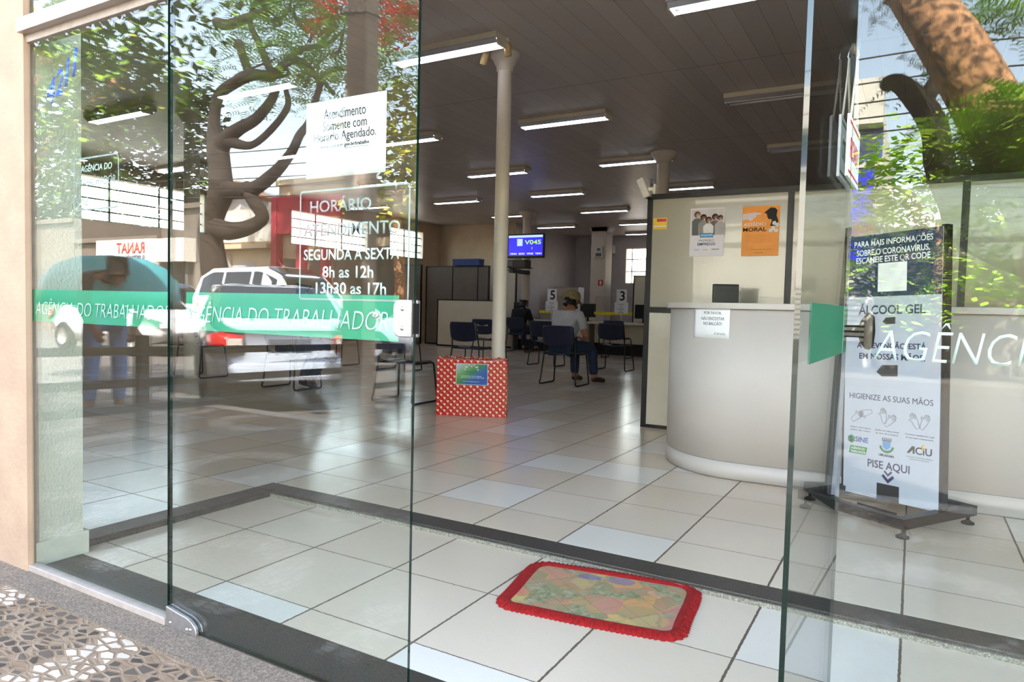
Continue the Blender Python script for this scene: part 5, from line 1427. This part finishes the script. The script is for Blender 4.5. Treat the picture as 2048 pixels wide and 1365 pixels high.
# right-hand tree: thick leaning trunk and a dark forked limb on the near pavement
rt_ = random.Random(5)
def VP(px, py, yr):
    """direction from the camera through a photo point, met with the plane y = yr on the mirrored side of the glass"""
    d = _f + _r2*((px-1024)/1396.0) - _u2*((py-682.5)/1396.0)
    s = (2*YF-yr)/d.y
    return (d.x*s, yr, CAM_Z+d.z*s)
tree = thing('leaning_tree', 'thick leaning tree on the pavement mirrored at the top right', 'tree', (1.7, -1.35, 0))
b = MB()
def loc_(p, r, o=(1.7, -1.35, 0)): return (p[0]-o[0], p[1]-o[1], p[2]-o[2], r)
def T(px, py, yr, r): return loc_(VP(px, py, yr), r)
limb(b, [(0.15, 0, -0.15, 0.34), (0.10, 0.0, 0.5, 0.27), loc_((1.45, -1.40, 1.05), 0.24), T(2170, 560, -1.45, 0.20), T(2095, 420, -1.45, 0.175), T(2022, 300, -1.47, 0.165), T(1962, 190, -1.5, 0.155), T(1905, 95, -1.55, 0.15), T(1845, 10, -1.65, 0.135), T(1770, -90, -1.8, 0.115), T(1640, -230, -2.0, 0.09), T(1500, -340, -2.2, 0.06)], 14, 6)
b.build('trunk', M['bark'], tree)
b = MB()
limb(b, [loc_((0.95, -1.5, 1.2), 0.12), T(1965, 480, -2.0, 0.10), T(1905, 395, -2.0, 0.085), T(1878, 330, -2.0, 0.078), T(1872, 270, -2.0, 0.075), T(1858, 232, -2.0, 0.075), T(1830, 195, -2.0, 0.068), T(1800, 168, -2.0, 0.055), T(1778, 168, -2.0, 0.05), T(1768, 180, -2.0, 0.03)], 12)
limb(b, [T(1845, 205, -2.0, 0.055), T(1866, 172, -2.0, 0.045), T(1876, 140, -2.0, 0.034), T(1868, 105, -2.0, 0.036), T(1845, 70, -2.0, 0.04), T(1825, 32, -1.95, 0.034), T(1800, 12, -1.9, 0.026), T(1770, 2, -1.9, 0.015)], 10)
b.build('dark_limb', M['bark_dark'], tree)
cs = [T(x, y, -1.95, 0) for x, y in ((1770, 182), (1790, 160), (1800, 20), (1760, 20), (1740, 5), (1830, 95), (1850, 130), (1835, 185), (1885, 205))]
leaf_mesh(cs, 14, 0.09, 0.11, 'leaf', tree, fern=True, rnd=rt_)
cs = [T(rt_.uniform(1935, 2120), rt_.uniform(190, 450), -1.05+rt_.uniform(-.15, .1), 0) for _ in range(26)] + [T(rt_.uniform(1880, 2000), rt_.uniform(250, 420), -1.3, 0) for _ in range(9)]
leaf_mesh(cs, 20, 0.13, 0.19, 'leaf_bright', tree, fern=True, rnd=rt_)
cs = [T(rt_.uniform(1720, 1900), rt_.uniform(385, 600), -2.3+rt_.uniform(-.3, .3), 0) for _ in range(26)] + [T(rt_.uniform(1930, 2080), rt_.uniform(-20, 60), -2.2, 0) for _ in range(9)]
leaf_mesh(cs, 20, 0.15, 0.17, 'leaf_bright', tree, name='low_fronds', fern=True, rnd=rt_)
# unseen high crown, added to shade pavement and wall from the sky
cs = [loc_((rt_.uniform(-6.5, -0.3), rt_.uniform(-1.3, 0.9), rt_.uniform(4.9, 6.4)), 0) for _ in range(130)]
cs = [c_ for c_ in cs if -2.9 < c_[0]+1.7]
b = MB()
limb(b, [T(1500, -340, -2.2, 0.06), loc_((-2.6, -2.3, 4.9), 0.05), loc_((-3.6, -1.6, 5.6), 0.03)], 8)
limb(b, [T(1770, -90, -1.8, 0.09), loc_((-0.5, -1.2, 4.2), 0.07), loc_((-1.2, -0.6, 5.2), 0.05), loc_((-2.2, 0.2, 5.8), 0.03)], 8)
b.build('upper_branch', M['bark'], tree)
leaf_mesh(cs, 40, 0.75, 0.42, 'leaf', tree, name='crown', flat=0.6, rnd=rt_)
# clipped shrub further back, low in the right pane
sh_ = thing('street_shrub', 'bright green bush across the street mirrored in the right pane', 'bush', (0.3, -11.6, 0))
MB().tube([(0, 0, 0), (0.05, 0, 1.3), (0, 0.1, 2.8)], [0.12, 0.10, 0.06], 8).build('stem', M['bark'], sh_)
cs = [(rt_.uniform(-1.5, 1.9), rt_.uniform(-.7, .7), rt_.uniform(1.2, 4.1)) for _ in range(46)]
leaf_mesh(cs, 60, 0.6, 0.22, 'leaf_bright', sh_, rnd=rt_)

bu_ = thing('street_shrub', 'second green bush across the street, at the right edge of the right pane', 'bush', (5.2, -11.9, 0))
MB().tube([(0, 0, 0), (0.05, 0, 0.8), (0, 0.1, 1.6)], [0.10, 0.08, 0.05], 8).build('stem', M['bark'], bu_)
cs = [(rt_.uniform(-2.2, 2.0), rt_.uniform(-.6, .6), rt_.uniform(0.7, 4.4)) for _ in range(44)]
leaf_mesh(cs, 60, 0.6, 0.22, 'leaf', bu_, rnd=rt_)
# leafy tree on the near pavement, upper left of the glass
lt = random.Random(9)
tr_ = thing('leafy_tree', 'dense broad-leaved tree mirrored at the upper left of the glass', 'tree', (-9.1, -1.2, 0))
b = MB(); limb(b, [(0, 0, -0.15, 0.16), (0.02, 0, 0.8, 0.13), (0.05, 0.02, 1.8, 0.11), (0.2, -0.1, 2.8, 0.09), (0.6, -0.2, 3.8, 0.05)], 12)
limb(b, [(0.05, 0.02, 1.9, 0.08), (0.8, -0.1, 2.7, 0.06), (1.9, -0.2, 3.3, 0.03)], 8); limb(b, [(0.1, 0, 2.2, 0.07), (-0.6, 0, 3.0, 0.05), (-1.0, 0.1, 3.9, 0.03)], 8)
b.build('trunk', M['bark'], tr_)
cs = []
for _ in range(64):
    x = lt.uniform(-1.6, 3.3); z = lt.uniform(2.35+0.30*max(0, x-0.8), 4.9)
    if x > 2.4 and z > 4.2: continue
    cs.append((x, lt.uniform(-0.6, 0.5), z))
leaf_mesh(cs, 70, 0.36, 0.13, 'leaf', tr_, droop=0.4, rnd=lt)
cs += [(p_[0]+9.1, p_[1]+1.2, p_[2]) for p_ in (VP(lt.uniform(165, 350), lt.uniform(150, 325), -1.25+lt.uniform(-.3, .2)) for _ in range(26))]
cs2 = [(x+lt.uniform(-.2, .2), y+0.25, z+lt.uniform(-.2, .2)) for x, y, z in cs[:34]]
leaf_mesh(cs2, 14, 0.34, 0.12, 'leaf_yellow', tr_, name='painted_sunlit_foliage', droop=0.4, rnd=lt)  # yellow leaf colour paints in sunlit highlights

# dark evergreens added behind the far shops to block the bright mirrored sky
for k, (pa, pb, n, lb) in enumerate(((95, 250, 70, 'tall dark evergreen added across the street to darken the left pane reflection'), (250, 415, 80, 'tall dark evergreen added across the street to darken the reflection by the door joint'))):
    YE = -25.0 if k == 0 else -30.0
    ox_ = VP((pa+pb)/2, 500, YE)[0]
    et = thing('evergreen_tree', lb, 'tree', (ox_, YE, 0))
    MB().tube([(0, 0, -0.1), (0.1, 0, 3), (0, 0, 9)], [0.5, 0.4, 0.15], 10).build('trunk', M['bark_dark'], et)
    cs = []
    for _ in range(n):
        p_ = VP(lt.uniform(pa, pb), lt.uniform(150 if pb < 300 else 190, 480), YE+lt.uniform(-1.2, 1.2))
        cs.append((p_[0]-ox_, p_[1]-YE, p_[2]))
    leaf_mesh(cs, 70, 1.5, 0.75, 'leaf_dark', et, rnd=lt)
# flame tree across the street: twisting grey limbs, feathery leaves, red blossom
ft = random.Random(3)
YT = -11.0
base = VP(432, 470, YT)
O = (base[0], YT, 0)
fl_ = thing('flame_tree', 'twisting flame tree with red blossom across the street, mirrored in the closed door', 'tree', O)
def Q(px, py, r, dy=0.0):
    p = VP(px, py, YT+dy); return (p[0]-O[0], p[1]-O[1], p[2]-O[2], r)
b = MB()
limb(b, [(0.1, 0, -0.1, 0.50), (0.05, 0, 1.5, 0.42), Q(420, 470, 0.36), Q(428, 425, 0.34), Q(442, 385, 0.36), Q(440, 340, 0.33), Q(437, 300, 0.32), Q(452, 278, 0.25), Q(478, 258, 0.19), Q(512, 238, 0.16), Q(540, 205, 0.13), Q(552, 180, 0.11)], 14)
limb(b, [Q(432, 300, 0.28), Q(428, 250, 0.18), Q(436, 195, 0.16), Q(462, 170, 0.17), Q(505, 150, 0.16), Q(545, 152, 0.15), Q(578, 122, 0.12), Q(610, 128, 0.10), Q(640, 165, 0.07)], 10)
limb(b, [Q(455, 282, 0.20), Q(500, 291, 0.11), Q(540, 262, 0.10), Q(575, 215, 0.09), Q(572, 180, 0.07)], 9)
limb(b, [Q(440, 380, 0.30), Q(500, 380, 0.22), Q(545, 350, 0.18), Q(580, 310, 0.14), Q(600, 270, 0.12), Q(620, 240, 0.10), Q(650, 150, 0.08), Q(695, 135, 0.06)], 9)
limb(b, [Q(490, 372, 0.20), Q(510, 405, 0.20), Q(525, 435, 0.19), Q(498, 455, 0.22), Q(455, 462, 0.28), Q(425, 452, 0.32)], 9)
limb(b, [Q(500, 150, 0.13), Q(485, 110, 0.12), Q(478, 85, 0.11), Q(470, 95, 0.06)], 8)
limb(b, [Q(560, 140, 0.12), Q(600, 100, 0.08), Q(650, 90, 0.06), Q(690, 60, 0.04)], 7)
limb(b, [Q(545, 150, 0.12), Q(520, 90, 0.10), Q(500, 40, 0.08), Q(520, -20, 0.05)], 7)
limb(b, [Q(432, 44, 0.14), Q(455, 50, 0.16), Q(480, 42, 0.14), Q(495, 35, 0.12), Q(540, 20, 0.08)], 8)
for k in range(16):
    x0, y0 = ft.uniform(480, 700), ft.uniform(40, 190)
    limb(b, [Q(x0, y0, 0.06), Q(x0+ft.uniform(-30, 40), y0-ft.uniform(5, 40), 0.045), Q(x0+ft.uniform(-50, 70), y0-ft.uniform(30, 70), 0.02)], 6, 4)
b.build('trunk', M['bark_dark'], fl_)
cs = []
for k in range(120):
    px, py = ft.uniform(450, 860), ft.uniform(-90, 200)
    if py > 150 and ft.random() < 0.55: continue
    cs.append(Q(px, py, 0, ft.uniform(-1.5, 1.5)))
cs += [Q(x, y, 0) for x, y in ((470, 210), (520, 210), (440, 150), (600, 200), (640, 195), (560, 160))]
leaf_mesh(cs, 20, 0.85, 0.55, 'leaf_fern', fl_, flat=0.5, fern=True, rnd=ft)
cs = [Q(ft.uniform(a, c), ft.uniform(b_, d), 0, ft.uniform(-1.2, -0.2)*-1) for a, b_, c, d, n in ((640, -10, 700, 20, 7), (750, 10, 835, 40, 8), (755, 40, 800, 60, 5), (620, 30, 650, 60, 4), (752, 70, 780, 95, 5), (790, 30, 835, 60, 6), (690, -60, 860, -10, 10)) for _ in range(n)]
leaf_mesh(cs, 26, 0.45, 0.17, 'flower_red', fl_, name='blossom', flat=0.7, rnd=ft)
# yellow-green tree at the right end of the closed door
yt = thing('roadside_tree', 'yellow green tree mirrored beside the right edge of the closed door', 'tree', (VP(800, 300, -11.5)[0], -11.5, 0))
MB().tube([(0, 0, -0.1), (0.1, 0, 1.5), (0, 0.1, 3.5), (0.2, 0, 5)], [0.2, 0.16, 0.12, 0.06], 10).build('trunk', M['bark'], yt)
cs = [(lt.uniform(-1.6, 1.9), lt.uniform(-1.2, 1.2), lt.uniform(2.8, 7.0)) for _ in range(46)]
leaf_mesh(cs, 55, 0.55, 0.26, 'leaf_yellow', yt, droop=0.3, rnd=lt)

# ------------------------------------------------------------------ pole, cables, telephone hood, railing, people outside
pp_ = VP(725, 100, -1.60)
up_ = thing('utility_pole', 'tall square concrete utility pole mirrored behind the taped notice', 'pole', (pp_[0], -1.60, -0.02))
MB().loft([[(-0.12, -0.09, 0), (0.12, -0.09, 0), (0.12, 0.09, 0), (-0.12, 0.09, 0)], [(-0.085, -0.065, 9), (0.085, -0.065, 9), (0.085, 0.065, 9), (-0.085, 0.065, 9)]], smooth=False).build('shaft', M['concrete'], up_, bevel=0.012)
for z in (3.45, 3.85): MB().tube([(-0.115, -0.088, z), (0.115, -0.088, z+0.02), (0.115, 0.088, z), (-0.115, 0.088, z+0.03)], 0.006, 6, caps=False, closed=True).build('wire_band', M['cable'], up_)
for k, (z, y) in enumerate(((4.1, -9.9), (4.35, -9.92), (4.6, -9.94), (4.9, -9.9), (5.3, -9.9))):
    pts = []
    for i in range(41):
        x = -40+60*i/40; u = (x+40)/60*3 % 1
        pts.append((x, y, z-0.35*4*u*(1-u)))
    o = MB().tube(pts, 0.014, 5).build('power_cable', M['cable'])
    tag(o, ['lowest', 'second lowest', 'middle', 'second highest', 'highest'][k]+' of the street cables mirrored in the right pane', 'cable', 'cables along the street')
ph_ = thing('telephone_hood', 'teal dome of a street telephone mirrored in the left pane', 'telephone hood', (-6.85, -1.15, -0.012))
MB().lathe([(0.60, 1.02), (0.605, 1.12), (0.57, 1.27), (0.47, 1.39), (0.30, 1.47), (0.0, 1.50)], 32).build('dome', M['dome_teal'], ph_, solid=0.02)
MB().tube([(-0.42, 0, 0), (-0.42, 0, 1.20), (-0.40, 0, 1.38)], 0.04, 10).build('post', M['black_metal'], ph_)
MB().box(-0.40, -0.10, 0.98, -0.30, 0.10, 1.28).build('telephone', M['black'], ph_, bevel=0.01)
ST = dict(pelvis=(0, 0, 0.93), waist=(0.03, 0, 1.06), chest=(0.16, 0, 1.24), neck=(0.30, 0, 1.30), jaw=(0.36, 0, 1.29), head=(0.40, 0, 1.31), crown=(0.45, 0, 1.35), face=(0.6, 0.0, -0.8),
          sh_l=(0.18, 0.18, 1.25), sh_r=(0.18, -0.18, 1.25), el_l=(0.26, 0.24, 1.0), el_r=(0.26, -0.24, 1.0), wr_l=(0.34, 0.16, 0.80), wr_r=(0.34, -0.16, 0.80),
          hip_l=(0, 0.10, 0.90), hip_r=(0, -0.10, 0.90), kn_l=(0.03, 0.12, 0.50), kn_r=(0.05, -0.11, 0.50), an_l=(-0.03, 0.13, 0.085), an_r=(-0.02, -0.12, 0.085), toe_l=(0.12, 0.14, 0.03), toe_r=(0.13, -0.13, 0.03))
person('person in light blue jeans stooping on the pavement, mirrored in the left pane', (-6.62, -0.95, -0.012), 0.3, ST, dict(skin='skin_dark', shirt='grey_cloth', trousers='denim_light', shoe='leather'))
ra = thing('ramp_railing', 'dark ramp handrail with one thick post, mirrored low in the left pane', 'railing', (-4.21, 0.20, -0.012))
MB().box(-0.035, -0.035, 0, 0.035, 0.035, 0.86).build('post', M['grey_cloth'], ra, bevel=0.004)
for z in (0.80, 0.60, 0.44): MB().bar((0, -2.6, z-0.10), (0, 0.75, z-0.02), 0.04, 0.05).build('rail', M['grey_cloth'], ra)
MB().box(-0.03, -2.6, 0, 0.03, -2.54, 0.70).build('end_post', M['grey_cloth'], ra)

# ------------------------------------------------------------------ buildings opposite (fronts at y = -13.5)
YB0 = -13.5
def building(label, x0, x1, h, m, depth=8, roof=None, parts=()):
    x0 += 0.03; x1 -= 0.03
    t = thing('street_building', label, 'building', ((x0+x1)/2, YB0, 0))
    L = (x1-x0)/2
    MB().box(-L, -depth, -0.1, L, 0, h).build('wall', M[m], t)
    if roof == 'gable':
        MB().prism([(-L, h), (L, h), (0, h+L*0.45)], depth, Matrix.Translation((0, -depth, 0))).build('gable', M['bl_grey'], t)
        b = MB()
        b.bar((-L+0.4, 0.15, h+0.23), (0, 0.15, h+L*0.45+0.12), 0.5, 0.14).bar((L-0.4, 0.15, h+0.23), (0, 0.15, h+L*0.45+0.12), 0.5, 0.14); b.build('roof_edge', M['bl_tile'], t)
    else:
        MB().box(-L, -depth, h, L, 0.15, h+0.18).build('parapet', M[m], t)
    for (nm, a, z0, bb, z1, d, mm) in parts:
        MB().box(a-(x0+x1)/2, 0.002 if d > 0 else d, z0, bb-(x0+x1)/2, d if d > 0 else 0.002, z1).build(nm, M[mm], t)
    return t
X = lambda px: VP(px, 500, YB0)[0]
b1 = building('low white shop with red letters on its fascia, mirrored in the left pane', X(150), X(322), 3.3, 'bl_dark', parts=(
    ('fascia', X(205), 2.35, X(318), 3.35, 0.25, 'bl_white'), ('doorway', X(160), 0, X(205), 2.3, 0.03, 'bl_dark'), ('doorway', X(212), 0, X(252), 2.25, 0.03, 'bl_dark'), ('doorway', X(262), 0, X(308), 2.25, 0.03, 'bl_dark'), ('pillar', X(254), 0, X(260), 2.3, 0.2, 'bl_cream')))
Lb = (X(150)+X(322))/2
text_mesh('lettering', 'RANAT', M['sign_red'], b1, ((X(248)+X(300))/2-Lb, 0.262, 3.02), (-1, 0, 0), (0, 0, 1), h=0.42, w=abs(X(302)-X(246)), bold=0.03)
text_mesh('lettering', 'SUPERMERCADO', M['ink_navy'], b1, ((X(240)+X(303))/2-Lb, 0.262, 2.62), (-1, 0, 0), (0, 0, 1), h=0.22, w=abs(X(303)-X(240)), bold=0.03)
building('dark shuttered building mirrored by the door joint', X(322), X(428), 4.4, 'bl_dark', parts=(('awning_sign', X(330), 2.45, X(392), 3.3, 0.5, 'bl_white'), ('shutter', X(345), 0, X(375), 2.3, 0.04, 'black'), ('column', X(380), 0, X(386), 2.5, 0.2, 'bl_dark'), ('shutter', X(392), 0, X(424), 2.4, 0.05, 'grey_panel')))
building('cream gabled house front mirrored in the closed door', X(428), X(556), 4.25, 'bl_cream', roof='gable', parts=(('upper_band', X(432), 3.1, X(552), 4.2, 0.08, 'bl_white'), ('ledge', X(432), 2.85, X(552), 3.0, 0.4, 'bl_cream'), ('garage_door', X(468), 0, X(512), 2.4, 0.03, 'bl_grey'), ('window', X(520), 0.9, X(548), 2.3, 0.03, 'bl_grey'), ('pillar', X(456), 0, X(464), 2.7, 0.25, 'bl_white')))
building('shop front with crimson pillars mirrored in the closed door', X(556), X(700), 4.9, 'bl_cream', parts=(('crimson_pillar', X(556), 0, X(566), 4.5, 0.3, 'bl_red'), ('crimson_pillar', X(606), 0, X(616), 4.5, 0.3, 'bl_red'), ('crimson_pillar', X(655), 0, X(664), 4.5, 0.3, 'bl_red'), ('crimson_band', X(556), 3.3, X(690), 4.5, 0.25, 'bl_red'), ('opening', X(570), 0, X(602), 2.5, 0.03, 'bl_dark'), ('opening', X(620), 0, X(650), 2.5, 0.03, 'bl_dark'), ('opening', X(668), 0, X(695), 2.5, 0.03, 'bl_dark')))
building('dark brown building with a pale canopy mirrored beside the door lock', X(700), X(900), 3.8, 'bl_dark', parts=(('canopy', X(705), 2.7, X(880), 2.95, 1.2, 'bl_cream'), ('opening', X(720), 0, X(800), 2.4, 0.03, 'black')))
bb = building('tall shop with white fascia and blue and red front, mirrored at the top right', -7.5, -0.72, 5.25, 'bl_white', parts=(
    ('fascia', -7.5, 4.95, -0.72, 5.85, 0.5, 'bl_white'), ('glazing', -7.5, 4.25, -0.72, 4.95, 0.06, 'bl_glass'), ('transom', -7.5, 4.15, -0.72, 4.25, 0.12, 'bl_white'), ('blue_panel', -1.25, 2.2, -0.85, 4.15, 0.08, 'bl_blue'), ('red_panel', -1.95, 2.2, -1.3, 4.15, 0.07, 'sign_red'), ('opening', -7.3, 0, -0.9, 0.9, 0.04, 'bl_dark')))
lv = MB()
for k in range(11): lv.box(-7.4+4.11, 0.03, 0.55+0.11*k, -0.9+4.11, 0.12, 0.62+0.11*k)
lv.build('louvres', M['bl_white'], bb)
building('low dark wall between the blue shop and the cream building, behind the bush', -0.66, 3.45, 2.7, 'bl_dark', parts=(('gate', 0.4, 0, 2.2, 2.2, 0.04, 'grey_panel'),))
building('distant cream building right of the blue shop', 3.5, 14.0, 4.0, 'bl_cream', parts=(('window', 4.5, 1.0, 6.5, 2.2, 0.04, 'bl_dark'), ('window', 8.0, 1.0, 10.0, 2.2, 0.04, 'bl_dark')))
building('long white building at the far left end of the street', -70, X(150), 4.2, 'bl_dark', parts=(('opening', X(150)-14, 0, X(150)-10, 2.4, 0.03, 'bl_dark'), ('opening', X(150)-7, 0, X(150)-3, 2.4, 0.03, 'bl_dark')))
